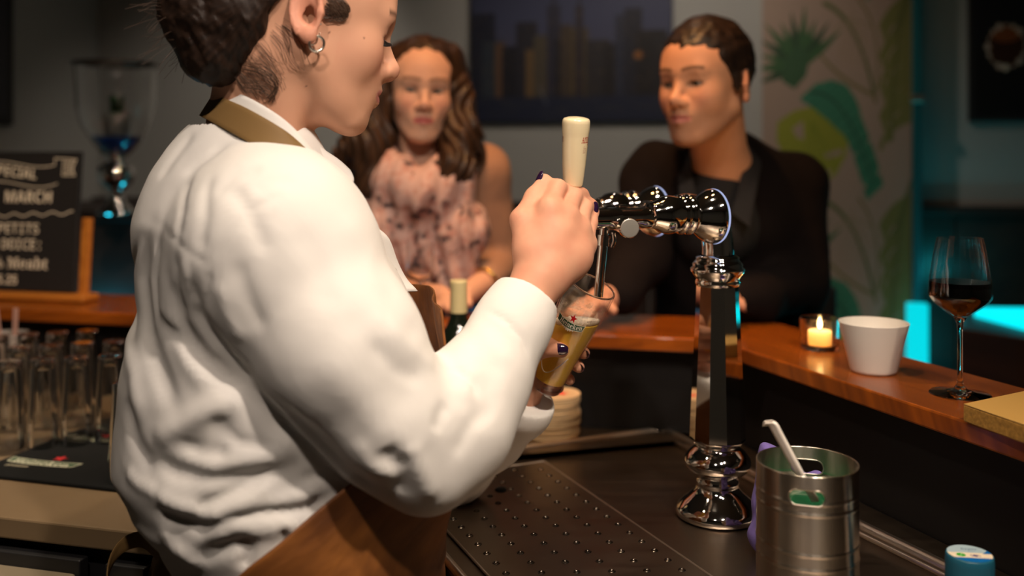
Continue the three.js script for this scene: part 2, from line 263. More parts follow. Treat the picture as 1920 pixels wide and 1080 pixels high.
{
  // tropical leaf wallpaper on a pillar that stands a little proud of the wall
  const zf = RZ + 0.10, [x0] = onWall(1429, 300, zf), [x1] = onWall(1709, 300, zf);
  const [, yTop] = onWall(1570, 0, zf), [, yBot] = onWall(1570, 620, zf);
  const H = CEIL, wpx = 700, hpx = 2000;
  const TX = (px) => (onWall(px, 300, zf)[0] - x0) / (x1 - x0) * wpx, TY = (py) => (1 - (onWall(1570, py, zf)[1]) / H) * hpx;
  const tex = canvasTex(wpx, hpx, (c, w, h) => {
    c.fillStyle = '#b49d8b'; c.fillRect(0, 0, w, h);
    const blob = (pts, col) => { c.fillStyle = col; c.beginPath(); pts.forEach(([x, y], i) => i ? c.lineTo(TX(x), TY(y)) : c.moveTo(TX(x), TY(y))); c.closePath(); c.fill(); };
    const stroke = (pts, col, lw) => { c.strokeStyle = col; c.lineWidth = lw; c.lineCap = 'round'; c.beginPath(); pts.forEach(([x, y], i) => i ? c.lineTo(TX(x), TY(y)) : c.moveTo(TX(x), TY(y))); c.stroke(); };
    const curve = (a, b, d, n = 14) => Array.from({ length: n + 1 }, (_, i) => { const t = i / n; return [(1 - t) ** 2 * a[0] + 2 * t * (1 - t) * b[0] + t * t * d[0], (1 - t) ** 2 * a[1] + 2 * t * (1 - t) * b[1] + t * t * d[1]]; });
    const rep = [-372 * 2, -372, 0, 372, 744];
    for (const oy of rep) {
      const o = ([x, y]) => [x, y + oy], S = (a, b, d, col, lw) => stroke(curve(o(a), o(b), o(d)), col, lw);
      // pale olive drooping fronds
      for (let i = 0; i < 17; i++) { const y = 20 + i * 14; S([1705, y - 20], [1670 - i % 3 * 6, y - 8], [1652 + (i % 4) * 5, y + 32], '#7f8044', 19); }
      S([1708, -30], [1675, 80], [1672, 260], '#6b7038', 14);
      // thin stems
      S([1545, 5], [1610, 30], [1642, 190], '#5f6a38', 13); S([1530, 90], [1570, 150], [1640, 180], '#7f7848', 9); S([1610, 0], [1660, 60], [1640, 190], '#82784a', 8); S([1560, 60], [1600, 20], [1640, 60], '#a09072', 5); S([1700, -10], [1690, 40], [1672, 70], '#666d38', 12);
      for (let i = 0; i < 7; i++) S([1600, 20 + i * 6], [1580 + i * 10, 60], [1572 + i * 9, 120], '#a8937a', 4);
      // lime split leaf
      blob([[1458, 228], [1490, 206], [1530, 198], [1572, 212], [1592, 250], [1586, 292], [1566, 328], [1535, 352], [1500, 342], [1474, 305], [1456, 262]].map(o), '#9aa02c');
      blob([[1485, 240], [1506, 225], [1508, 262], [1494, 258]].map(o), '#b49d8b'); blob([[1545, 288], [1580, 278], [1578, 290], [1550, 298]].map(o), '#b49d8b'); blob([[1530, 322], [1562, 318], [1550, 334], [1532, 334]].map(o), '#b49d8b');
      for (let i = 0; i < 5; i++) S([1520, 225], [1525 + i * 5, 260], [1490 + i * 20, 325], '#87921f', 5);
      // fan palm
      for (let i = 0; i < 13; i++) { const a = (-200 + i * 16.5) * D2R, L = 105 + 12 * Math.sin(i * 2.1), ex = 1500 + Math.cos(a) * L * 0.85, ey = 120 + Math.sin(a) * L; if (i > 10) continue; blob([[1500 - 8 * Math.sin(a), 122 + 8 * Math.cos(a)], [(1500 + ex) / 2 - 9 * Math.sin(a), (122 + ey) / 2 + 9 * Math.cos(a)], [ex, ey], [(1500 + ex) / 2 + 7 * Math.sin(a), (122 + ey) / 2 - 7 * Math.cos(a)], [1500 + 8 * Math.sin(a), 122 - 8 * Math.cos(a)]].map(o), i % 3 ? '#3f6a3f' : '#2f5234'); }
      blob([[1470, 110], [1500, 78], [1518, 100], [1512, 140], [1490, 165], [1466, 150]].map(o), '#3b6440');
      // teal banana leaf
      for (let i = 0; i <= 40; i++) { const t = i / 40, x = (1 - t) ** 2 * 1518 + 2 * t * (1 - t) * 1590 + t * t * 1640, y = (1 - t) ** 2 * 168 + 2 * t * (1 - t) * 150 + t * t * 350, wd = 10 + 34 * Math.sin(Math.min(1, t * 1.25 + 0.18) * 2.6), q = i % 7 === 3 ? 0.72 : 1; blob([[x - wd * 0.7 * q, y + wd * 0.55 * q], [x - wd * 0.5 * q, y + wd * 0.7 * q + 6], [x + wd * 0.6 * q, y - wd * 0.35 * q + 6], [x + wd * 0.5 * q, y - wd * 0.5 * q]].map(o), i % 3 ? '#3f8a6a' : '#2f7d5f'); }
      S([1520, 172], [1585, 165], [1636, 340], '#1f4f3c', 6);
    }
    let s = 3; const r = () => { s = (s * 16807) % 2147483647; return s / 2147483647; };
    for (let i = 0; i < 2600; i++) { c.fillStyle = r() < 0.5 ? 'rgba(40,30,20,.05)' : 'rgba(255,240,220,.05)'; c.fillRect(r() * w, r() * h, 3 + r() * 20, 1 + r() * 3); }
  });
  sbox('wall_pillar', x0 + 0.002, x1 - 0.002, 0, CEIL, RZ, zf - 0.002, M.wall);
  const t = thing('leaf_wallpaper', 'tropical leaf wallpaper strip with green palm and banana leaves behind the man', 'wallpaper', [(x0 + x1) / 2, 0, zf]); inRoom(t);
  mesh('paper', boxG(-(x1 - x0) / 2, (x1 - x0) / 2, 0.001, H - 0.001, -0.0019, -0.0001), mat(lin(0.9, 0.9, 0.9), 0.7), t);
  mesh('print', new THREE.PlaneGeometry(x1 - x0, H - 0.004).translate(0, H / 2, 0.0002), mat(lin(0.72, 0.72, 0.72), 0.65, { map: tex }), t);
  // lit acrylic edge beside it
  const [a0] = onWall(1711, 300, zf + 0.02), [a1] = onWall(1728, 300, zf + 0.02), [, ya] = onWall(1716, 570, zf + 0.02);
  const e = thing('acrylic_divider', 'narrow teal tinted acrylic divider edge beside the leaf wallpaper', 'divider', [(a0 + a1) / 2, 0, zf - 0.03]); inRoom(e);
  mesh('sheet', boxG(-(a1 - a0) / 2, (a1 - a0) / 2, 0, CEIL - 0.002, -0.06, 0.05, 0.003), mat(lin(0.012, 0.13, 0.15), 0.3), e);
  const [, yk] = onWall(1718, 185, zf + 0.02);
  mesh('clip', boxG(-0.02, 0.02, yk - 0.012, yk + 0.012, 0.045, 0.062, 0.004), M.brushed, e);
  const [b0, yb1] = onWall(1704, 571, zf + 0.16), [b1] = onWall(1743, 571, zf + 0.16);
  const L = thing('cyan_light_box', 'upright glowing cyan light box at the foot of the acrylic divider', 'light', [(b0 + b1) / 2, yb1 - 0.5, zf + 0.13]); inRoom(L);
  mesh('diffuser', boxG(-(b1 - b0) / 2, (b1 - b0) / 2, 0, 0.5, -0.02, 0.02, 0.004), glow(0.0, 0.62, 0.70, 1.15), L);
  mesh('foot', boxG(-0.05, 0.05, -(yb1 - 0.5), 0, -0.03, 0.03, 0.003), M.black, L);
  const p = new THREE.PointLight(lin(0.02, 0.75, 0.85), 0.05, 0, 2); p.position.copy(room2world((b0 + b1) / 2 + 0.07, yb1 - 0.2, zf + 0.2)); p.castShadow = true; scene.add(p);
  const p2 = new THREE.PointLight(lin(0.02, 0.75, 0.85), 0.035, 0, 2); p2.position.copy(room2world((b0 + b1) / 2 + 0.10, yb1 + 0.08, zf + 0.02)); p2.castShadow = true; p2.shadow.radius = 2; scene.add(p2);
}
{
  // dark cabinet on the right with a glowing cyan shelf edge
  const Y = 1.0, q = [onY(1826, 580, Y), onY(1840, 575.5, Y), onY(1990, 577, Y), onY(1990, 622, Y)];
  const t = thing('cyan_shelf', 'glowing cyan wedge shaped acrylic shelf on the dark cabinet', 'light');
  mesh('acrylic', slab(q.map((p) => [p.x, -p.z]), Y - 0.02, Y, 0.001), glow(0.0, 0.66, 0.74, 1.5), t);
  const r = new THREE.RectAreaLight(lin(0.02, 0.7, 0.8), 0.6, 0.25, 0.08); r.position.set(q[2].x - 0.1, Y + 0.012, q[2].z + 0.02); r.lookAt(r.position.x, 3, r.position.z); scene.add(r);
  const c = thing('dark_cabinet', 'low black brown cabinet below the glowing cyan shelf', 'cabinet');
  const a = onY(1760, 600, Y), z = onY(2060, 640, Y);
  mesh('body', slab([[W(1800, 0, -a.z + 0.3).x, -a.z + 0.3], [W(1800, 0, -a.z).x, -a.z], [z.x, -z.z], [z.x + 0.15, -a.z + 0.3]], 0, Y - 0.021, 0.004), M.darkWood, c);
  mesh('plinth', slab([[W(1806, 0, -a.z + 0.29).x, -a.z + 0.29], [W(1806, 0, -a.z + 0.01).x, -a.z + 0.01], [z.x, -z.z + 0.02], [z.x + 0.13, -a.z + 0.29]], 0, 0.0005, 0), M.black, c);
}
{
  // dark ledge cabinet on the left that carries the vase; cyan tube glows at its foot
  const zf = -2.52, [x1] = onWall(470, 400, zf), y = WH - 0.012;
  const c = thing('ledge_cabinet', 'dark wooden ledge cabinet along the rear left wall under the vase', 'cabinet', [0, 0, 0]); inRoom(c);
  mesh('body', boxG(RX0 + 0.002, x1, 0, y - 0.03, RZ + 0.045, zf, 0.004), mat(lin(0.035, 0.022, 0.018), 0.5), c);
  mesh('top', boxG(RX0 + 0.002, x1 + 0.02, y - 0.03, y, RZ + 0.045, zf + 0.03, 0.006), M.darkWood, c);
  const l = thing('cyan_light_tube', 'thin glowing cyan tube along the front of the ledge cabinet', 'light', [0, 0, 0]); inRoom(l);
  const g = new THREE.CylinderGeometry(0.008, 0.008, 1.2, 12).rotateZ(Math.PI / 2).translate(-1.7, 0.90, zf + 0.035);
  mesh('tube', g, glow(0.0, 0.5, 0.6, 2), l);
  mesh('bracket', boxG(-1.71, -1.69, 0.885, 0.915, zf + 0.001, zf + 0.028), M.black, l);
  for (const xx of [-1.95, -1.5]) { const p = new THREE.PointLight(lin(0.02, 0.6, 0.85), 0.07, 0, 2); p.position.copy(room2world(xx, 0.91, zf + 0.07)); p.castShadow = true; p.shadow.radius = 2; scene.add(p); }
}
// ---------------------------------------------------------------- bar and worktops
const BT = 1.08, CT = 0.90;
const add2 = (a, b, k) => [a[0] + b[0] * k, a[1] + b[1] * k];
const e1 = [0.972, -0.233], e2 = [0.233, 0.972];               // along and across the rear bar, in (X, D)
const w1 = [0.35, -0.937], w2 = [0.937, 0.35];                 // along (towards the eye) and across the right bar
const A1 = [0.176, 1.707], A2 = [0.416, 1.518];
function cross(p, d, q, e) { const det = d[0] * -e[1] + e[0] * d[1], rx = q[0] - p[0], ry = q[1] - p[1], t = (rx * -e[1] + e[0] * ry) / det; return add2(p, d, t); }
const barLine = (o1, o2) => [cross(add2(A1, e2, o1), e1, add2(A2, w2, o2), w1)];
{
  const I = barLine(0, 0)[0], O = barLine(0.24, 0.21)[0];
  const L0 = add2(A1, e1, -2.2), L1 = add2(L0, e2, 0.24), R0 = add2(A2, w1, 1.15), R1 = add2(R0, w2, 0.21);
  const t = thing('bar_counter', 'dark bar counter with a varnished orange brown wooden top', 'bar counter');
  const turn = (g, a) => { const u = g.attributes.uv, c = Math.cos(a), s = Math.sin(a); for (let i = 0; i < u.count; i++) { const x = u.getX(i), y = u.getY(i); u.setXY(i, (x * c + y * s) * 0.8, (-x * s + y * c) * 2.2); } return g; };
  mesh('wooden_top', turn(slab([L0, I, O, L1], BT - 0.026, BT, 0.003), -13.5 * D2R), M.bar, t);
  mesh('wooden_top', turn(slab([R0, R1, O, I], BT - 0.026, BT, 0.003), -69.5 * D2R), M.bar, t);
  const b = t;
  const i2 = barLine(0.036, 0.036)[0], o2 = barLine(0.15, 0.13)[0];
  const l0 = add2(L0, e2, 0.036), l1 = add2(L0, e2, 0.15), r0 = add2(R0, w2, 0.036), r1 = add2(R0, w2, 0.13);
  mesh('front_panel', slab([l0, i2, o2, l1], 0, BT - 0.0265, 0.001), M.panelDark, b);
  mesh('front_panel', slab([r0, r1, o2, i2], 0, BT - 0.0265, 0.001), M.panelDark, b);
}
// tray frame: origin at the far right rim corner, x = u (towards the guests), z = v (towards the eye)
const TA = 23.5 * D2R, TU = [Math.cos(TA), Math.sin(TA)], TV = [Math.sin(TA), -Math.cos(TA)], TC = [0.281, 1.736];
const uv = (u, v) => [TC[0] + TU[0] * u + TV[0] * v, TC[1] + TU[1] * u + TV[1] * v];
const uvw = (u, y, v) => { const p = uv(u, v); return V(p[0], y, -p[1]); };
const i3 = barLine(0.034, 0.034)[0];
{
  const t = thing('steel_worktop', 'dark stainless steel worktop with a drip tray under the beer tap', 'worktop');
  const rr = add2(add2(A2, w1, 0.80), w2, 0.033), far = add2(i3, e1, -0.52);
  const edge = (v) => uv(-0.56, v);
  mesh('top_sheet', slab([edge(0.86), rr, i3, far, edge(-0.07)], CT - 0.03, CT - 0.010, 0.002), M.steel, t);
  // ledge around the tray (slightly higher), tray rims
  const ledge = (o, name = 'ledge') => mesh(name, slab(o, CT - 0.010, CT, 0.002), M.steel, t);
  ledge([uv(0.008, 0.86), rr, i3, uv(0.008, -0.005)]);
  ledge([uv(-0.56, 0.0), uv(0.008, -0.005), i3, far, edge(-0.07)].map((p) => p));
  const rim = (a, b, r) => { const p = uvw(a[0], CT - 0.004, a[1]), q = uvw(b[0], CT - 0.004, b[1]); return new THREE.TubeGeometry(new THREE.LineCurve3(p, q), 1, r, 12); };
  const corner = tube([uvw(-0.03, CT - 0.004, 0), uvw(-0.012, CT - 0.004, 0.002), uvw(-0.002, CT - 0.004, 0.012), uvw(0, CT - 0.004, 0.03)], 0.009, 12, 12);
  mesh('tray_rim', mergeGeometries([rim([-0.56, 0], [-0.03, 0], 0.009), corner, rim([0, 0.03], [0, 0.86], 0.009)]), M.steelRim, t);
  mesh('inner_rim', rim([-0.018, 0.03], [-0.018, 0.86], 0.0035), M.steelRim, t);
  mesh('front_lip', mergeGeometries([rim([-0.556, 0], [-0.556, 0.86], 0.006)]), M.steelRim, t);
  // perforated drip plate
  const pl = mesh('drip_plate', slab([uv(-0.523, 0.063), uv(-0.275, 0.063), uv(-0.275, 0.84), uv(-0.523, 0.84)], CT - 0.010, CT - 0.006, 0.0012), M.steel, t);
  mesh('plate_edge', mergeGeometries([[[-0.523, 0.063], [-0.275, 0.063]], [[-0.275, 0.063], [-0.275, 0.84]], [[-0.523, 0.063], [-0.523, 0.84]]].map(([a, b]) => new THREE.TubeGeometry(new THREE.LineCurve3(uvw(a[0], CT - 0.0065, a[1]), uvw(b[0], CT - 0.0065, b[1])), 1, 0.0017, 8))), M.steelRim, t);
  const hg = lathe([[0.0001, -0.0012], [0.0022, -0.0010], [0.0026, 0.0004], [0.0034, 0.0012], [0.0042, 0.0008], [0.0050, 0]], 14), hm = mat(lin(0.10, 0.085, 0.07), 0.25, { metalness: 1 });
  for (let j = 0; j < 24; j++) for (let i = 0; i < 6; i++) {
    const h = mesh('drain_hole', hg, hm, pl); h.position.copy(uvw(-0.503 + i * 0.0405 + 0.002, CT - 0.0058, 0.085 + j * 0.0313 + (i % 2) * 0.0155)); h.rotation.y = rnd() * 6;
  }
  const dk = mesh('plug', lathe([[0.0001, 0.003], [0.008, 0.0025], [0.0095, 0]], 20), M.rubber, pl); dk.position.copy(onY(939, 919, CT - 0.0058));
  // carcass and drawer front below the front edge
  mesh('carcass', slab([uv(-0.54, 0.85), add2(rr, w2, -0.004), add2(i3, w2, -0.006), add2(far, e2, -0.005), uv(-0.54, -0.05)], 0.0, CT - 0.031, 0.002), M.black, t);
}
{
  // left worktop with stone-coloured edge and steel fronts
  const f0 = onY(0, 969, CT), f1 = onY(277, 1000, CT), dx = f1.x - f0.x, dd = -f1.z + f0.z, n = Math.hypot(dx, dd), d = [dx / n, dd / n], q = [f0.x, -f0.z];
  const back = (x) => add2(add2(A1, e1, x), e2, 0.034);
  const p1 = add2(q, d, n + 0.015), p0 = add2(q, d, -0.75);
  const t = thing('bar_worktop', 'brown beige worktop with a thick edge carrying the upturned glasses', 'worktop');
  mesh('top', slab([p0, p1, [-0.40, 1.53], uv(-0.566, -0.074), add2(i3, e1, -0.526), back(-1.95)], CT - 0.03, CT, 0.003), M.beige, t);
  const back2 = (x) => add2(add2(A1, e1, x), e2, 0.028);
  mesh('carcass', slab([add2(p0, d, 0.02).map((v, i) => v + [0.005, 0.022][i]), add2(p1, [0.01, 0.03], 1).map((v, i) => v + [-0.03, 0][i]), [-0.42, 1.55], back2(-0.62), back2(-1.9)], 0, CT - 0.031, 0.002), M.black, t);
  // steel drawer fronts: handle bars along the edge
  const drawer = (s0, s1) => {
    const a = add2(q, d, s0), b = add2(q, d, s1), ang = Math.atan2(d[1], d[0]);
    const g = mesh('drawer', boxG(0, s1 - s0, 0.60, CT - 0.045, -0.012, 0.006, 0.002), M.black, t); g.position.set(a[0], 0, -a[1]); g.rotation.y = ang;
    mesh('handle', boxG(0.004, s1 - s0 - 0.004, CT - 0.088, CT - 0.062, 0.006, 0.040, 0.005), mat(lin(0.42, 0.35, 0.24), 0.45, { metalness: 0.5 }), g);
  };
  drawer(-0.55, -0.20); drawer(-0.185, 0.135); drawer(0.175, 0.235);
}
// ---------------------------------------------------------------- beer tap tower
{
  const base = uvw(-0.146, CT - 0.010, 0.370);
  const t = thing('beer_tap_tower', 'polished chrome beer tap tower with faceted column standing in the steel tray', 'beer tap', base);
  const loc = (u, y, v) => uvw(u, y, v).sub(base);
  mesh('base_flange', lathe([[0.0001, 0], [0.056, 0], [0.0595, 0.004], [0.0595, 0.010], [0.056, 0.016], [0.048, 0.024], [0.036, 0.034], [0.030, 0.042], [0.0295, 0.046], [0.0305, 0.049], [0.0295, 0.052], [0.0275, 0.055], [0.0275, 0.062]], 64), M.chrome, t);
  mesh('bulb', lathe([[0.0275, 0.060], [0.031, 0.062], [0.038, 0.064], [0.0455, 0.070], [0.0475, 0.077], [0.046, 0.084], [0.040, 0.092], [0.033, 0.098], [0.030, 0.101], [0.031, 0.104], [0.036, 0.106], [0.037, 0.109]], 64), M.chrome, t);
  // ten-sided tapering column with crisp facets
  const colG = new THREE.CylinderGeometry(0.0295, 0.0395, 0.222, 10, 1).toNonIndexed(); colG.computeVertexNormals(); colG.translate(0, 0.109 + 0.111, 0); colG.rotateY(0.12);
  const cap = lathe([[0.0395, 0.112], [0.0395, 0.110], [0.037, 0.108]], 40);
  mesh('column', colG, M.chrome, t); mesh('column_foot', cap, M.chrome, t);
  mesh('collar', lathe([[0.026, 0.328], [0.031, 0.331], [0.032, 0.336], [0.030, 0.340], [0.036, 0.347], [0.0385, 0.352], [0.0385, 0.355], [0.035, 0.358], [0.036, 0.361], [0.033, 0.365], [0.030, 0.368], [0.031, 0.371], [0.026, 0.374]], 56), M.chrome, t);
  const HB = 1.325, vb = 0.32;                                      // height of the cross tube and its middle
  mesh('neck', tube([V(0, 0.365, 0), V(0, 0.39, 0), loc(-0.149, HB - 0.022, 0.366), loc(-0.160, HB - 0.005, 0.357), loc(-0.178, HB + 0.004, 0.345), loc(-0.2, HB, 0.335)], 0.0225, 40, 24), M.chrome, t);
  mesh('cross_tube', new THREE.TubeGeometry(new THREE.LineCurve3(loc(-0.2, HB, 0.225), loc(-0.2, HB, 0.40)), 1, 0.014, 24), M.chrome, t);
  const along = (u, v, y = HB) => { const g = new THREE.Group(); g.position.copy(loc(u, y, v)); g.rotation.set(0, TA, 0); return g; };
  const axisG = (pts, seg = 48) => lathe(pts, seg).rotateZ(-Math.PI / 2);          // lathe axis -> local x = u
  for (const v of [0.393, 0.244]) {
    const m = mesh('medallion', axisG([[0.0001, -0.040], [0.010, -0.040], [0.012, -0.034], [0.020, -0.026], [0.030, -0.014], [0.0365, -0.003], [0.0385, 0.003], [0.0385, 0.006]], 56), M.chrome, t);
    m.position.copy(loc(-0.178, HB - 0.004, v)); m.rotation.y = TA;
    mesh('lit_ring', new THREE.TorusGeometry(0.0368, 0.0022, 10, 64).rotateY(Math.PI / 2).translate(0.0085, 0, 0), glow(0.55, 0.62, 1, 0.75), m);
    mesh('badge', axisG([[0.0385, 0.006], [0.037, 0.010], [0.0001, 0.011]], 48), mat(lin(0.02, 0.10, 0.04), 0.3), m);
    const bd = mesh('tap_body', axisG([[0.0001, -0.098], [0.015, -0.098], [0.018, -0.092], [0.020, -0.085], [0.0245, -0.078], [0.0265, -0.068], [0.026, -0.060], [0.024, -0.052], [0.0265, -0.050], [0.0275, -0.047], [0.0265, -0.044], [0.0235, -0.042], [0.0275, -0.038], [0.0285, -0.034], [0.0265, -0.030], [0.020, -0.028], [0.014, -0.024], [0.013, -0.010]], 48), M.chrome, t);
    bd.position.copy(loc(-0.178, HB, v)); bd.rotation.y = TA;
  }
  {
    const v = 0.393, f = mesh('faucet', mergeGeometries([axisG([[0.0001, -0.095], [0.0125, -0.095], [0.0135, -0.088], [0.0135, -0.070], [0.0150, -0.066], [0.0150, -0.052], [0.0125, -0.048], [0.0125, -0.020], [0.0145, -0.016], [0.0145, -0.004], [0.012, 0]], 40), boxG(-0.092, -0.012, 0.010, 0.0145, -0.008, 0.008, 0.0015), boxG(-0.052, -0.040, 0.0145, 0.0185, -0.006, 0.006, 0.0015)].map((g) => g.index ? g.toNonIndexed() : g)), M.chrome, t);
    f.position.copy(loc(-0.272, HB - 0.003, v)); f.rotation.y = TA;
    const s = mesh('valve_stub', lathe([[0.012, -0.012], [0.012, 0.010], [0.0135, 0.012], [0.0135, 0.030], [0.0125, 0.032]], 32).rotateX(Math.PI / 2), M.chrome, t); s.position.copy(loc(-0.315, HB - 0.014, v)); s.rotation.y = TA - 0.25;
    const vc = mesh('valve_cap', lathe([[0.0001, 0.0325], [0.011, 0.0325], [0.0125, 0.0318], [0.0125, 0.031]], 32).rotateX(Math.PI / 2), mat(lin(0.42, 0.40, 0.36), 0.35, { metalness: 0.6 }), t); vc.position.copy(s.position); vc.rotation.y = s.rotation.y;
    const p0 = W(1134, 425, 1.236).sub(base), p1 = W(1122, 556, 1.236).sub(base);
    mesh('spout', tube([p0, p0.clone().lerp(p1, 0.5), p1], 0.0062, 8, 24), M.chrome, t);
    const c1 = p0.clone().lerp(p1, 0.12), c2 = p0.clone().lerp(p1, 0.27);
    mesh('spout_nut', tube([c1, c1.clone().lerp(c2, 0.5), c2], 0.0095, 6, 6), M.chrome, t);
    mesh('thumb_screw', tube([c1.clone().add(V(0.012, 0.004, 0.004)), c1.clone().add(V(0.013, -0.008, 0.004)), c1.clone().add(V(0.010, -0.016, 0.003))], 0.003, 8, 8), M.chrome, t);
    const h0 = W(1072, 392, 1.222).sub(base), h1 = W(1081, 218, 1.205).sub(base), len = h0.distanceTo(h1);
    const hq = new THREE.Quaternion().setFromUnitVectors(V(0, 1, 0), h1.clone().sub(h0).normalize());
    const lv = mesh('lever', lathe([[0.0001, -0.004], [0.008, -0.002], [0.008, 0.022], [0.0095, 0.024], [0.0095, 0.030], [0.0082, 0.032]], 28), M.chrome, t); lv.position.copy(h0); lv.quaternion.copy(hq);
    const k = len / 0.122;
    const txt = canvasTex(1024, 512, (c, w, h) => { c.fillStyle = '#e6d9b6'; c.fillRect(0, 0, w, h); c.fillStyle = '#a3281e'; c.font = 'italic bold 54px serif'; for (const x of [80, 592]) c.fillText('Affligem', x, 300); c.font = '20px serif'; c.fillStyle = '#b98f7a'; for (const x of [110, 622]) c.fillText('Abbaye', x, 330); });
    const hd = mesh('handle', lathe([[0.0085, 0.030], [0.0115, 0.0305], [0.0128, 0.033], [0.0140, 0.045], [0.0152, 0.060], [0.0165, 0.085], [0.0168, 0.095], [0.0172, 0.099], [0.0178, 0.103], [0.0182, 0.113], [0.0178, 0.117], [0.0160, 0.1195], [0.010, 0.1212], [0.0001, 0.1218]].map(([r, y]) => [r, y * k]), 56), mat(lin(0.92, 0.90, 0.86), 0.18, { map: txt, clearcoat: 0.6, clearcoatRoughness: 0.05 }), t);
    hd.position.copy(h0); hd.quaternion.copy(hq).multiply(new THREE.Quaternion().setFromAxisAngle(V(0, 1, 0), -0.05));
    mesh('lever_foot', tube([h0.clone().add(V(0, 0.002, 0)), h0.clone().lerp(loc(-0.367, HB, v), 0.6), loc(-0.362, HB, v)], 0.0075, 10, 16), M.chrome, t);
  }
}
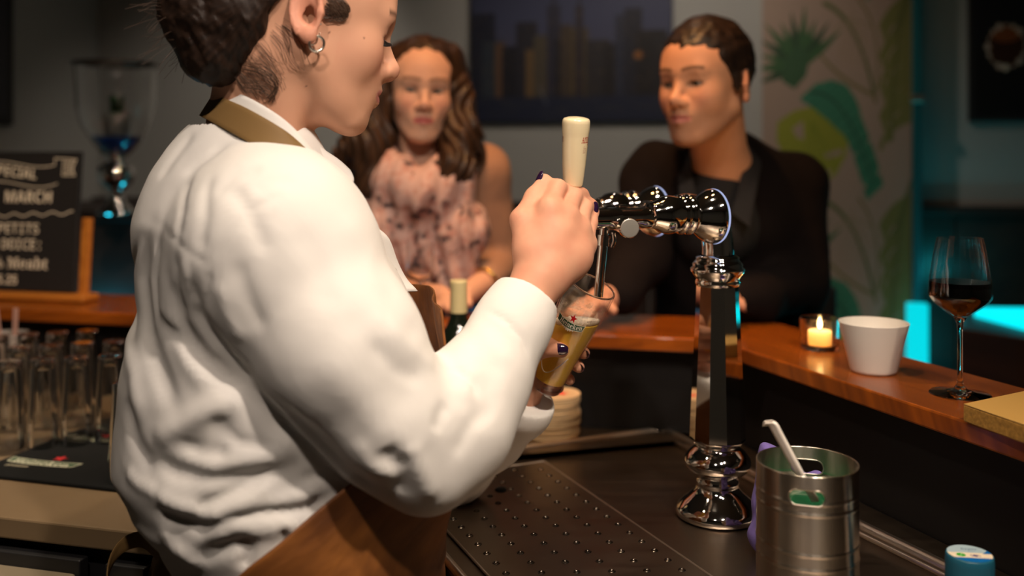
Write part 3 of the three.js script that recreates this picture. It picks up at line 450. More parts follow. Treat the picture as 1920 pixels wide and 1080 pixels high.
// ---------------------------------------------------------------- beer glass (tilted, held)
const GB = W(1020, 724, 1.275), GM = W(1110, 536, 1.228), GAX = GM.clone().sub(GB).normalize(), GL = GB.distanceTo(GM);
const GPROF = [[0.0240, 0], [0.0245, 0.01], [0.0250, 0.10], [0.0265, 0.3], [0.0290, 0.5], [0.0315, 0.7], [0.0330, 0.85], [0.0328, 1]];
const gr = (t) => { for (let i = 1; i < GPROF.length; i++) if (t <= GPROF[i][1]) { const a = GPROF[i - 1], b = GPROF[i]; return mix(a[0], b[0], (t - a[1]) / (b[1] - a[1])); } return GPROF[GPROF.length - 1][0]; };
{
  const t = thing('beer_glass', 'tilted beer glass with cloudy yellow beer held under the tap spout', 'glass', GB);
  t.quaternion.setFromUnitVectors(V(0, 1, 0), GAX);
  const out = [], inn = [];
  for (let i = 0; i <= 30; i++) { const k = i / 30; out.push([gr(k), k * GL]); inn.push([gr(Math.max(k, 0.09)) - 0.0022, Math.max(k, 0.0) * GL]); }
  const prof = [[0.0001, 0.0], [0.021, 0.0], [0.0235, 0.0015], ...out.slice(1), [gr(1) - 0.0006, GL + 0.0008], [gr(1) - 0.0018, GL + 0.0004], ...inn.filter((p) => p[1] > 0.10 * GL).reverse(), [gr(0.09) - 0.004, 0.095 * GL], [0.0001, 0.09 * GL]];
  mesh('glass_wall', lathe(prof, 72), M.pane, t);
  // beer: the inner volume below a level surface
  const inv = t.quaternion.clone().invert(), YL = W(1060, 604, 1.25).y, Yf = YL + 0.0045;
  const inside = (x, y, z, o) => { const r = Math.hypot(x, z), k = y / GL; return Math.max(r - (gr(clamp(k, 0, 1)) - 0.0021 - o), 0.098 * GL - y, y - GL * 0.98); };
  const up = V(0, 1, 0).applyQuaternion(inv), lev = (Y) => Y - GB.y;
  const vol = (Y0, Y1, o) => (x, y, z) => { const h = x * up.x + y * up.y + z * up.z; return Math.max(inside(x, y, z, o), h - lev(Y1), lev(Y0) - h); };
  mesh('beer', net(vol(0, YL, -0.0003), V(-0.036, 0, -0.036), V(0.036, GL, 0.036), 0.0014), mat(lin(0.90, 0.56, 0.05), 0.5, { transmission: 0.2, thickness: 0 }), t);
  mesh('foam', net((x, y, z) => vol(YL + 0.0006, Yf, 0.0001)(x, y, z) + 0.004 * Math.max(0, fbm(x * 120, y * 120, z * 120)), V(-0.036, 0, -0.036), V(0.036, GL, 0.036), 0.0014), mat(lin(0.80, 0.68, 0.50), 0.9, { transmission: 0.45, thickness: 0 }), t);
  mesh('rim', new THREE.TorusGeometry(gr(1) - 0.0012, 0.0013, 10, 64).rotateX(Math.PI / 2).translate(0, GL + 0.0002, 0), M.glass, t);
  mesh('thick_base', lathe([[0.0001, 0.0004], [0.0225, 0.0004], [0.0233, 0.003], [0.0226, 0.085 * GL], [0.0001, 0.085 * GL]], 48), M.glass, t);
  const film = canvasTex(512, 256, (c, w, h) => { c.clearRect(0, 0, w, h); let s = 11; const r = () => { s = (s * 16807) % 2147483647; return s / 2147483647; }; for (let i = 0; i < 70; i++) { c.strokeStyle = `rgba(235,215,190,${0.05 + 0.10 * r()})`; c.lineWidth = 5 + 26 * r(); c.beginPath(); const x = r() * w, y = h * (0.35 + 0.65 * r()); c.ellipse(x, y, 30 + 90 * r(), 10 + 40 * r(), r() * 3, 0, 4 * r() + 1); c.stroke(); } });
  { const q = []; for (let i = 0; i <= 8; i++) { const kk = mix(0.60, 0.90, i / 8); q.push([gr(kk) - 0.0026, kk * GL]); } mesh('foam_film', lathe(q, 60), mat(lin(1, 1, 1), 0.8, { map: film, transparent: true, side: THREE.DoubleSide }), t); }
  // printed label
  const lab = canvasTex(1024, 640, (c, w, h) => {
    c.clearRect(0, 0, w, h); c.save(); c.translate(w / 2, h * 0.52);
    c.fillStyle = 'rgba(235,225,205,.8)'; c.beginPath(); for (let i = 0; i <= 12; i++) { const x = -200 + i * 33; c.lineTo(x, (i % 2 ? 175 : 135) - Math.abs(i - 6) * 9); } c.lineTo(200, 70); c.lineTo(-200, 70); c.fill();
    c.fillStyle = '#e9e2cf'; c.beginPath(); c.moveTo(-440, -95); c.quadraticCurveTo(0, -10, 440, -95); c.lineTo(410, 60); c.quadraticCurveTo(0, 150, -410, 60); c.fill();
    c.fillStyle = '#0f4a22'; c.beginPath(); c.moveTo(-428, -82); c.quadraticCurveTo(0, 5, 428, -82); c.lineTo(400, 48); c.quadraticCurveTo(0, 136, -400, 48); c.fill();
    c.fillStyle = '#f4f1e6'; c.font = 'bold 142px serif'; c.textAlign = 'center'; const s = 'Heineken'; let X = -318; for (const ch of s) { const wd = c.measureText(ch).width; const xm = X + wd / 2; c.save(); c.translate(xm, 72 - (xm / 330) ** 2 * 34); c.rotate(-xm / 330 * 0.16); c.fillText(ch, 0, 0); c.restore(); X += wd + 3; }
    const star = (R, col) => { c.fillStyle = col; c.beginPath(); for (let i = 0; i < 10; i++) { const a = -Math.PI / 2 + i * Math.PI / 5, q = i % 2 ? R * 0.42 : R; c.lineTo(40 + q * Math.cos(a), -150 + q * Math.sin(a)); } c.fill(); };
    star(128, '#e9e2cf'); star(104, '#d1121c'); c.restore();
  });
  // label patch on the face turned to the right arm
  const toEye = V(0, EYE, 0).sub(GB.clone().lerp(GM, 0.66)).applyQuaternion(inv), az = Math.atan2(toEye.x, toEye.z) - 0.16, half = 0.76, k0 = 0.575, k1 = 0.83, N = 24;
  const pts = []; for (let i = 0; i <= 8; i++) { const k = mix(k0, k1, i / 8); pts.push([gr(k) + 0.0004, k * GL]); }
  mesh('printed_label', lathe(pts, N, az - half, 2 * half), mat(lin(1, 1, 1), 0.4, { map: lab, transparent: true, alphaTest: 0.4, side: THREE.DoubleSide }), t);
  // printed white arc near the base
  const arc = []; for (let i = 0; i <= 20; i++) { const a = az + mix(-0.95, 0.65, i / 20), k = 0.20 + 0.20 * Math.abs(i / 10 - 1) ** 1.8; arc.push(V(Math.sin(a) * (gr(k) + 0.0003), k * GL, Math.cos(a) * (gr(k) + 0.0003))); }
  mesh('printed_arc', tube(arc, 0.0007, 40, 6), mat(lin(0.7, 0.62, 0.45), 0.5), t);
}
// ---------------------------------------------------------------- things on the bar
{
  const p = onY(1800, 739, BT);
  const t = thing('wine_glass', 'stemmed wine glass half full of red wine on the bar', 'wine glass', p);
  const o = [[0.0001, 0], [0.0385, 0], [0.0395, 0.0007], [0.038, 0.0018], [0.020, 0.004], [0.008, 0.008], [0.0045, 0.014], [0.0036, 0.024], [0.0035, 0.085], [0.0042, 0.097], [0.008, 0.1045], [0.020, 0.1135], [0.034, 0.1245], [0.0395, 0.1320], [0.0405, 0.1360], [0.0402, 0.142], [0.0385, 0.160], [0.0345, 0.188], [0.0290, 0.2135], [0.0286, 0.214], [0.0281, 0.2135]];
  const i = [[0.0337, 0.188], [0.0376, 0.160], [0.0392, 0.142], [0.0394, 0.1362], [0.0385, 0.1327], [0.033, 0.1255], [0.0195, 0.1148], [0.0085, 0.107], [0.0001, 0.1055]];
  const kb = 9; mesh('bowl', lathe([...o.slice(kb), ...i], 64), M.pane, t); mesh('stem', lathe([...o.slice(0, kb + 2), [0.0001, 0.1050]], 48), M.glass, t);
  mesh('red_wine', lathe([[0.0001, 0.1060], [0.0085, 0.1072], [0.0193, 0.115], [0.0330, 0.1258], [0.0384, 0.1330], [0.0392, 0.1364], [0.0390, 0.142], [0.0384, 0.1535], [0.0378, 0.1540], [0.0001, 0.1540]], 64), mat(lin(0.6, 0.1, 0.12), 0.0, { transmission: 1, ior: 1.34, thickness: 0.05, attenuationColor: lin(0.10, 0.0008, 0.003), attenuationDistance: 0.004 }), t);
}
{
  const p = onY(1638, 697, BT), t = thing('white_bowl', 'plain white flared ceramic bowl beside the candle on the bar', 'bowl', p);
  mesh('shell', lathe([[0.0001, 0.0], [0.030, 0], [0.0325, 0.0015], [0.034, 0.005], [0.0505, 0.0745], [0.0502, 0.0755], [0.0488, 0.0750], [0.0325, 0.007], [0.0001, 0.005]], 64), M.white, t);
}
{
  const p = onY(1537, 655, BT), t = thing('candle_holder', 'small clear glass cup holding a lit tealight on the bar', 'candle', p);
  mesh('cup', lathe([[0.0001, 0], [0.028, 0], [0.0305, 0.002], [0.0322, 0.012], [0.0335, 0.053], [0.0328, 0.0535], [0.0315, 0.053], [0.0298, 0.011], [0.0280, 0.0085], [0.0001, 0.0085]], 48), M.glass, t);
  mesh('tealight', lathe([[0.0001, 0.009], [0.0195, 0.009], [0.0195, 0.030], [0.0185, 0.0312], [0.0175, 0.0302], [0.004, 0.0295], [0.0001, 0.0295]], 36), mat(lin(0.85, 0.72, 0.5), 0.6, { transmission: 0.3, thickness: 0 }), t);
  mesh('wick', new THREE.CylinderGeometry(0.0006, 0.0006, 0.006, 6).translate(0, 0.032, 0), M.black, t);
  mesh('flame', lathe([[0.0001, 0.034], [0.0025, 0.036], [0.0038, 0.040], [0.0032, 0.046], [0.0014, 0.052], [0.0001, 0.055]], 20), glow(1, 0.66, 0.25, 14), t);
  const l = new THREE.PointLight(lin(1, 0.60, 0.22), 0.10, 0, 2); l.position.copy(p).add(V(0, 0.043, 0)); l.castShadow = true; l.shadow.radius = 0.15; scene.add(l);
}
{
  const Y = BT + 0.021, o = [[1807, 759], [1925, 734], [2080, 768], [1990, 822]].map(([x, y]) => onY(x, y, Y)).map((q) => [q.x, -q.z]);
  const t = thing('cork_board', 'thick yellow brown cork board lying on the bar next to the wine glass', 'board');
  mesh('block', slab(o, BT + 0.0005, Y, 0.0015), mat(lin(1, 1, 1), 0.75, { map: dataTex(256, (u, v) => { const n = 0.5 + fbm(u * 26, v * 26, 5, 5) * 1.2; return [mix(0.52, 0.72, n), mix(0.38, 0.54, n), mix(0.14, 0.24, n)]; }, { srgb: true, repeat: [8, 8] }) }), t);
  mesh('cover_sheet', slab(o, Y + 0.0002, Y + 0.0014, 0.0003), mat(lin(0.48, 0.28, 0.075), 0.5), t);
}
{
  // stainless canister with two hand holes, green liner and white foam skimmer
  const c = W(1513, 900, 1.06), Rr = 0.0560, H = 0.168, p = V(c.x, CT - 0.0097, c.z);
  const t = thing('steel_canister', 'brushed steel canister with oval hand holes in the steel tray', 'canister', p);
  const prof = [[Rr - 0.0012, 0]]; const bumps = [0.022, 0.066, 0.082, 0.126, 0.138];
  for (let i = 0; i <= 168; i++) { const y = i / 168 * H; let r = Rr; for (const b of bumps) r += 0.0007 * Math.exp(-(((y - b) / 0.0014) ** 2)); prof.push([r, y]); }
  prof.push([Rr - 0.0006, H + 0.0004]); prof.push([Rr - 0.0012, H]); for (let i = 8; i >= 0; i--) prof.push([Rr - 0.0012, i / 8 * H]);
  // wall built as a grid with the stadium holes left out and their edges closed
  const cf = Math.atan2(-p.x, -p.z), hw = 0.0195, hh = 0.0085, hy = H - 0.0235, seg = 180;
  const g = new THREE.BufferGeometry(), pos = [], idx = [], NY = 150;
  const az = (i) => cf + i / seg * Math.PI * 2;
  const rad = (y) => { let r = Rr; for (const b of bumps) r += 0.0007 * Math.exp(-(((y - b) / 0.0014) ** 2)); return r; };
  const hole = (i, y) => { for (const o of [0, Math.PI]) { let a = i / seg * Math.PI * 2 - o; a = Math.atan2(Math.sin(a), Math.cos(a)); const s = a * Rr, q = Math.max(Math.abs(s) - (hw - hh), 0); if (Math.hypot(q, y - hy) < hh) return true; } return false; };
  for (const k of [0, 1]) for (let j = 0; j <= NY; j++) for (let i = 0; i <= seg; i++) { const y = j / NY * H, r = rad(y) - (k ? 0.0012 : 0), a = az(i); pos.push(Math.sin(a) * r, y, Math.cos(a) * r); }
  const wI = seg + 1, n2 = wI * (NY + 1);
  for (let j = 0; j < NY; j++) for (let i = 0; i < seg; i++) { if (hole(i + 0.5, (j + 0.5) / NY * H)) continue; const a = j * wI + i; idx.push(a, a + 1, a + wI + 1, a, a + wI + 1, a + wI); idx.push(n2 + a, n2 + a + wI + 1, n2 + a + 1, n2 + a, n2 + a + wI, n2 + a + wI + 1); }
  for (let i = 0; i < seg; i++) { const a = NY * wI + i; idx.push(a, a + 1, n2 + a + 1, a, n2 + a + 1, n2 + a); }
  g.setAttribute('position', new THREE.Float32BufferAttribute(pos, 3)); g.setIndex(idx); g.computeVertexNormals();
  { const q = []; for (const k of [0, 1]) for (let j = 0; j <= NY; j++) for (let i = 0; i <= seg; i++) q.push(i / seg * 0.35, j / NY * 0.168); g.setAttribute('uv', new THREE.Float32BufferAttribute(q, 2)); }
  const bm = mat(lin(0.55, 0.50, 0.43), 0.27, { metalness: 1, anisotropy: 0.9, anisotropyRotation: Math.PI / 2, side: THREE.DoubleSide }); mesh('wall', g, bm, t);
  mesh('floor_disc', lathe([[0.0001, 0.001], [Rr - 0.001, 0.001]], 48), M.brushed, t);
  const stad = (o) => { const q = []; for (let i = 0; i < 48; i++) { const a = i / 48 * Math.PI * 2, sx = Math.cos(a) * hh + Math.sign(Math.cos(a)) * (hw - hh), yy = hy + Math.sin(a) * hh, an = cf + o + sx / Rr; q.push(V(Math.sin(an) * (Rr - 0.0005), yy, Math.cos(an) * (Rr - 0.0005))); } return tube(q, 0.0009, 96, 8, true); };
  mesh('hole_edge', stad(0), M.steelRim, t); mesh('hole_edge', stad(Math.PI), M.steelRim, t);
  const gm = mat(lin(0.004, 0.075, 0.028), 0.15, { clearcoat: 0.5 });
  mesh('green_liner', lathe([[0.0001, 0.003], [0.052, 0.003], [0.0545, 0.100], [0.0545, H - 0.044], [0.0535, H - 0.0445], [0.0001, H - 0.0445]], 48), gm, t);
  const k = thing('foam_skimmer', 'white plastic foam skimmer stick leaning in the steel canister', 'skimmer');
  const path = new THREE.CatmullRomCurve3([W(1437, 799, 1.035), W(1440, 789, 1.030), W(1449, 793, 1.027), W(1462, 815, 1.024), W(1500, 885, 1.016), W(1530, 938, 1.022)]), n = path.getSpacedPoints(40), wd = V(0.55, 0.30, 0.78).normalize();
  const sheetG = sheet((u, v) => { const a = path.getPointAt(clamp(u)); return a.add(wd.clone().multiplyScalar((v - 0.5) * 0.012 * (1 - 0.25 * u))); }, 48, 3, 0.0030);
  mesh('stick', sheetG, mat(lin(0.80, 0.74, 0.66), 0.35), k);
  // purple cloth behind it
  const q = W(1478, 900, 1.205);
  const cl = thing('purple_cloth', 'crumpled purple cleaning cloth standing behind the steel canister', 'cloth', V(q.x, CT - 0.0095, q.z));
  const body = join(0.03, cone(V(-0.022, 0.028, 0), V(-0.022, 0.128, 0), 0.028, 0.013), cone(V(0.03, 0.02, 0), V(0.040, 0.090, 0.004), 0.02, 0.008), cone(V(-0.02, 0.115, 0), V(0.035, 0.088, 0), 0.014, 0.010));
  mesh('folds', net((x, y, z) => Math.max(body(x, y, z) + 0.003 * Math.sin(x * 190 + 3 * Math.sin(y * 40)), -y), V(-0.07, -0.004, -0.05), V(0.08, 0.16, 0.05), 0.003), mat(lin(0.16, 0.115, 0.36), 0.95), cl);
}
{
  const q = W(1818, 1038, 1.03), t = thing('blue_tube', 'small blue plastic tube with a printed lid at the tray edge', 'tub', V(q.x, CT - 0.0097, q.z));
  const h = q.y - CT + 0.0097, R = 0.0250;
  mesh('body', lathe([[0.0001, 0], [R - 0.001, 0], [R, 0.0015], [R, h - 0.008], [R - 0.0006, h - 0.0015], [R - 0.002, h], [0.0001, h]], 48), mat(lin(0.012, 0.10, 0.16), 0.35), t);
  const tex = canvasTex(512, 512, (c, w) => {
    c.fillStyle = '#0c67b0'; c.fillRect(0, 0, w, w); c.save(); c.translate(256, 256); c.rotate(0.13);
    c.fillStyle = '#a9c2cc'; c.fillRect(-300, -300, 600, 290); c.fillStyle = '#efe0c4'; c.fillRect(-300, -20, 600, 150); c.fillStyle = '#0c67b0'; c.fillRect(-300, 130, 600, 200);
    c.beginPath(); c.moveTo(150, 0); c.lineTo(280, -150); c.lineTo(280, 0); c.fill();
    c.fillStyle = '#17a51f'; c.beginPath(); c.ellipse(-118, 52, 54, 50, 0, 0, 7); c.fill(); c.strokeStyle = '#bfe6b0'; c.lineWidth = 10; c.beginPath(); c.moveTo(-130, 80); c.lineTo(-105, 25); c.stroke();
    c.fillStyle = '#3a2f7a'; c.beginPath(); c.ellipse(48, 62, 34, 30, 0, 0, 7); c.fill(); c.lineWidth = 9; c.strokeStyle = '#5a4a80'; c.beginPath(); c.arc(48, 62, 52, 2.4, 3.9); c.stroke(); c.beginPath(); c.arc(48, 62, 52, -0.7, 0.7); c.stroke();
    c.fillStyle = '#4a6a8c'; c.font = 'italic bold 66px serif'; c.fillText('hyper', -70, -110); c.font = '34px serif'; c.fillText('clean', 0, -60); c.restore();
  });
  mesh('lid_print', new THREE.CircleGeometry(R - 0.002, 48).rotateX(-Math.PI / 2).translate(0, h + 0.0003, 0), mat(lin(0.9, 0.9, 0.9), 0.35, { map: tex }), t);
}
{
  // round beer mats in a stack
  const p = onY(1036, 814, CT), ring = mat(lin(0.52, 0.37, 0.20), 0.85), R = 0.0505, th = 0.0042, cnt = 18;
  const g = lathe([[0.0001, 0], [R - 0.0006, 0], [R, 0.0008], [R, th - 0.0009], [R - 0.0006, th - 0.0002], [0.0001, th - 0.0002]], 48);
  const top = canvasTex(512, 512, (c, w) => { c.fillStyle = '#d9b98f'; c.fillRect(0, 0, w, w); c.fillStyle = '#e6201c'; c.save(); c.translate(320, 300); c.beginPath(); for (let i = 0; i < 10; i++) { const a = i * Math.PI / 5 - 1.2, q = i % 2 ? 34 : 80; c.lineTo(q * Math.cos(a) * 1.2, q * Math.sin(a)); } c.fill(); c.restore(); c.fillStyle = '#215a2a'; c.fillRect(40, 190, 150, 60); });
  for (let i = 0; i < cnt; i++) {
    const last = i === cnt - 1, t = thing('beer_mat', last ? 'printed beer mat with a red star on top of the mat stack' : 'plain tan cardboard beer mat inside the round mat stack', 'beer mat', [p.x + (rnd() - 0.5) * 0.004 + (i > 13 ? -0.001 : 0), CT + i * th, p.z + (rnd() - 0.5) * 0.004], rnd() * 6, 'beer mats in the stack');
    if (last) { delete t.userData.group; t.rotation.y = 0.2; }
    mesh('disc', g, ring, t);
    if (last) mesh('print', new THREE.CircleGeometry(R - 0.001, 48).rotateX(-Math.PI / 2).translate(0, th, 0), mat(lin(0.9, 0.9, 0.9), 0.8, { map: top }), t);
  }
}
{
  // wine bottle behind the sleeve
  const p = W(860, 700, 1.66), t = thing('wine_bottle', 'dark wine bottle with a cream capsule behind the white sleeve', 'bottle', V(p.x, CT, p.z));
  mesh('glass_body', lathe([[0.0001, 0.004], [0.030, 0], [0.0365, 0.004], [0.037, 0.01], [0.037, 0.165], [0.034, 0.185], [0.022, 0.205], [0.0155, 0.22], [0.0148, 0.24], [0.0142, 0.284]], 40), mat(lin(0.006, 0.010, 0.006), 0.08), t);
  mesh('capsule', lathe([[0.0153, 0.229], [0.0155, 0.231], [0.0149, 0.272], [0.0153, 0.274], [0.0153, 0.283], [0.0145, 0.2865], [0.0001, 0.287]], 40), mat(lin(0.62, 0.52, 0.27), 0.45), t);
  mesh('label', lathe([[0.0372, 0.04], [0.0372, 0.13]], 40), mat(lin(0.6, 0.55, 0.45), 0.7), t);
}
{
  // clear glass and blue napkin in front of the seated woman
  const p = onY(788, 593, BT), t = thing('water_glass', 'empty clear stemmed glass in front of the woman with the scarf', 'glass', p);
  mesh('glass_body', lathe([[0.0001, 0], [0.030, 0], [0.031, 0.001], [0.012, 0.004], [0.004, 0.010], [0.0035, 0.060], [0.006, 0.068], [0.022, 0.080], [0.029, 0.100], [0.0275, 0.150], [0.0265, 0.150], [0.028, 0.100], [0.021, 0.081], [0.0001, 0.070]], 40), M.glass, t);
  const q = onY(868, 578, BT + 0.001), n = thing('blue_napkin', 'folded blue paper napkin beside the woman\'s hands on the bar', 'napkin', q, RA);
  mesh('fold', boxG(-0.055, 0.055, 0, 0.004, -0.045, 0.05, 0.0015), mat(lin(0.02, 0.10, 0.26), 0.8), n); mesh('top_layer', boxG(-0.052, 0.05, 0.0041, 0.006, -0.042, 0.046, 0.0008), mat(lin(0.025, 0.12, 0.30), 0.8), n);
}
// ---------------------------------------------------------------- chalkboard and vase
{
  const p = onY(88, 563, BT), t = thing('chalkboard', 'chalkboard menu with handwritten lettering on a small pine easel', 'chalkboard', p, RA), s = -p.z / F;
  const tex = canvasTex(820, 1000, (c, w, h) => {
    c.fillStyle = '#171210'; c.fillRect(0, 0, w, h); c.strokeStyle = c.fillStyle = '#f0dec4'; c.lineWidth = 7; c.lineCap = 'round';
    c.beginPath(); c.moveTo(60, 70); c.bezierCurveTo(250, 40, 420, 140, 610, 90); c.stroke(); c.beginPath(); c.moveTo(60, 215); c.bezierCurveTo(280, 190, 420, 300, 640, 225); c.stroke(); c.beginPath(); c.moveTo(610, 90); c.lineTo(610, 40); c.lineTo(790, 50); c.lineTo(760, 120); c.lineTo(785, 165); c.lineTo(680, 165); c.lineTo(685, 60); c.stroke();
    for (let i = 0; i < 5; i++) { c.beginPath(); c.moveTo(700, 70 + i * 20); c.lineTo(770, 62 + i * 20); c.stroke(); }
    c.save(); c.rotate(0.10); c.font = 'bold 104px sans-serif'; c.fillText('SPECIAL', 70, 148); c.restore();
    c.font = 'bold 118px sans-serif'; c.fillText('MARCH', 190, 365);
    c.lineWidth = 8; c.beginPath(); for (let x = 40; x < 790; x += 8) { const y = 470 + 12 * Math.sin(x / 26) - x * 0.045; x === 40 ? c.moveTo(x, y) : c.lineTo(x, y); } c.stroke();
    c.font = 'bold 100px monospace'; c.fillText('PETITS', 150, 590); c.fillText('DOICE:', 190, 705); c.font = 'bold 110px serif'; c.fillText('7% Meabt', 60, 845); c.font = 'bold 92px sans-serif'; c.fillText('€5.25', 120, 960);
  });
  const X = (px) => (px - 88) * s, Y = (py) => (563 - py) * s;
  const lean = new THREE.Group(); lean.name = 'board'; lean.position.set(0, Y(548), 0); lean.rotation.x = -0.08; t.add(lean);
  mesh('slate', boxG(X(-72), X(147), 0.001, Y(283) - Y(548), -0.008, 0, 0.002), M.black, lean);
  mesh('lettering', new THREE.PlaneGeometry(X(144) - X(-69), Y(283) - Y(548) - 0.006).translate((X(144) + X(-69)) / 2, (Y(283) - Y(548)) / 2, 0.0006), mat(lin(1, 1, 1), 0.9, { map: tex }), lean);
  const up = (x) => { const b = mesh('upright', boxG(-0.0115, 0.0115, 0, 0.185, -0.0225, -0.0095, 0.003), M.pine, t); b.position.set(x, 0.004, 0); b.rotation.x = -0.08; };
  up(X(157)); up(X(-82));
  mesh('ledge', boxG(X(-112), X(184), 0.002, Y(548) - 0.001, -0.028, 0.028, 0.004), M.pine, t);
  mesh('foot', boxG(X(100), X(130), -0.0, 0.004, -0.09, 0.024, 0.001), M.pine, t); mesh('foot', boxG(X(-60), X(-30), -0.0, 0.004, -0.09, 0.024, 0.001), M.pine, t);
}
{
  const yb = WH - 0.0115, p = onY(218, 401, yb), t = thing('pedestal_vase', 'large glass pedestal vase with blue sand and a green plant', 'vase', V(p.x, yb, p.z)), s = -p.z / F, k = (py) => (401 - py) * s, r = (px) => px * s;
  mesh('foot', lathe([[0.0001, 0], [r(34), 0], [r(36), k(397)], [r(28), k(392)], [r(17), k(378)], [r(12), k(360)], [r(18), k(352)], [r(28), k(345)], [r(34), k(330)], [r(32), k(312)], [r(20), k(306)], [r(14), k(300)], [r(22), k(290)]], 48), M.chrome, t);
  mesh('bowl', lathe([[0.0001, k(291)], [r(24), k(290)], [r(42), k(268)], [r(62), k(235)], [r(70), k(200)], [r(71), k(160)], [r(74), k(122)], [r(73), k(120)], [r(69), k(160)], [r(68), k(200)], [r(60), k(235)], [r(40), k(266)], [r(22), k(286)], [0.0001, k(287)]], 48), M.glass, t);
  mesh('rim', lathe([[r(72), k(124)], [r(76), k(126)], [r(77), k(122)], [r(76), k(118)], [r(72), k(118)], [r(71), k(122)]], 48), mat(lin(0.10, 0.085, 0.07), 0.3, { metalness: 0.6 }), t);
  mesh('blue_sand', lathe([[0.0001, k(284)], [r(20), k(284)], [r(38), k(264)], [r(44), k(256)], [0.0001, k(256)]], 40), mat(lin(0.006, 0.04, 0.22), 0.8), t);
  mesh('plant_pot', lathe([[0.0001, k(255.5)], [r(20), k(255.5)], [r(26), k(215)], [r(24), k(214)], [0.0001, k(216)]], 32), mat(lin(0.28, 0.28, 0.25), 0.6), t);
  const leaf = new THREE.SphereGeometry(1, 10, 8); leaf.scale(0.5, 0.10, 1); leaf.translate(0, 0, 0.8);
  const lm = mat(lin(0.03, 0.10, 0.03), 0.6);
  for (let i = 0; i < 14; i++) { const o = mesh('leaf', leaf, lm, t), a = i * 2.4; o.scale.setScalar(0.022 + 0.008 * rnd()); o.position.set(0.012 * Math.cos(a), k(212) + 0.008 * rnd(), 0.012 * Math.sin(a)); o.rotation.set(-0.5 - 0.9 * rnd(), a, 0, 'YXZ'); }
}
// ---------------------------------------------------------------- upturned glasses on a bar mat
{
  const a = onY(-60, 893, CT), b = onY(246, 927, CT), dir = b.clone().sub(a).normalize(), back = V(dir.z, 0, -dir.x);
  const q = (p, k) => p.clone().addScaledVector(back, k), o = [a, b, q(b, 0.42), q(a, 0.42)].map((p) => [p.x, -p.z]);
  const t = thing('bar_mat', 'black rubber bar mat with printed logo under the upturned glasses', 'bar mat');
  mesh('rubber', slab(o, CT + 0.0002, CT + 0.006, 0.002), M.rubber, t);
  const logo = canvasTex(1024, 512, (c, w, h) => {
    c.clearRect(0, 0, w, h); c.fillStyle = '#cfd0b4'; c.beginPath(); c.moveTo(60, 190); c.quadraticCurveTo(512, 250, 964, 190); c.lineTo(930, 330); c.quadraticCurveTo(512, 400, 94, 330); c.fill();
    c.fillStyle = '#274d2c'; c.beginPath(); c.moveTo(80, 205); c.quadraticCurveTo(512, 264, 944, 205); c.lineTo(915, 316); c.quadraticCurveTo(512, 384, 108, 316); c.fill();
    c.fillStyle = '#e4e0c8'; c.font = 'bold 148px serif'; c.textAlign = 'center'; c.fillText('Heineken', 512, 345);
    c.fillStyle = '#d61f26'; c.beginPath(); for (let i = 0; i < 10; i++) { const an = -Math.PI / 2 + i * Math.PI / 5, r = i % 2 ? 36 : 84; c.lineTo(600 + r * Math.cos(an), 110 + r * Math.sin(an)); } c.fill();
    c.fillStyle = '#cfc6a6'; c.font = 'bold 60px serif'; c.fillText('premium', 330, 450);
  });
  const m = mat(lin(0.9, 0.9, 0.9), 0.7, { map: logo, transparent: true, alphaTest: 0.4 });
  for (const [px, py, w] of [[82, 866, 0.155], [178, 823, 0.12]]) {
    const l = mesh('logo_print', new THREE.PlaneGeometry(w, w * 0.5).rotateX(-Math.PI / 2), m, t); l.position.copy(onY(px, py, CT + 0.0064)); l.rotation.y = Math.atan2(-dir.z, dir.x);
  }
  const H = 0.150, op = [[0.0345, 0.0004], [0.0350, 0.004], [0.0352, 0.03], [0.0335, 0.06], [0.0300, 0.10], [0.0275, 0.135], [0.0270, 0.147], [0.0255, H]], ip = [[0.0001, 0.139], [0.0235, 0.138], [0.0252, 0.132], [0.0278, 0.10], [0.0312, 0.06], [0.0330, 0.03], [0.0330, 0.004], [0.0335, 0.0004]];
  const squeeze = (q) => q.map(([r, y]) => [Math.max(1e-4, r * 0.73), y]), gAll = lathe(squeeze([[0.0001, H - 0.001], [0.022, H], ...op.slice().reverse(), ...ip.slice().reverse()]), 40);
  const spots = []; for (const [y0, x0, st, n] of [[846, -46, 63, 5], [806, -22, 59, 5], [772, -4, 56, 5]]) for (let i = 0; i < n; i++) spots.push([x0 + st * i, y0 - 5.2 * i * (y0 - 300) / 546]); spots.length = 14; spots.push([236, 900]);
  spots.forEach(([px, py], i) => {
    const p = onY(px, py, CT + 0.0062), t2 = thing('upturned_glass', i === 14 ? 'clear beer glass upside down at the mat corner behind the shirt' : 'clear beer glass standing upside down in rows on the bar mat', 'glass', p, 0, 'upturned beer glasses on the mat');
    if (i === 14) delete t2.userData.group;
    mesh('glass_wall', gAll, M.glass, t2);
  });
}
{
  const p = onY(14, 640, BT - 0.05); p.y = CT; const c = W(10, 640, 1.93);
  const t = thing('straw_holder', 'clear plastic holder with pale pink stirrers below the chalkboard', 'holder', V(c.x, CT, c.z), RA);
  mesh('cup', lathe([[0.0001, 0], [0.034, 0], [0.040, 0.13], [0.044, 0.138], [0.044, 0.142], [0.038, 0.138], [0.032, 0.004], [0.0001, 0.004]], 36), mat(lin(0.75, 0.7, 0.65), 0.15, { transmission: 0.7, thickness: 0 }), t);
  for (const [x, tilt] of [[0.016, -0.05], [-0.022, 0.06], [0.004, 0.14]]) { const s = mesh('stirrer', boxG(-0.006, 0.006, 0.006, 0.195, -0.001, 0.001, 0.0008), mat(lin(0.5, 0.28, 0.22), 0.5), t); s.position.x = x; s.rotation.z = tilt; }
}
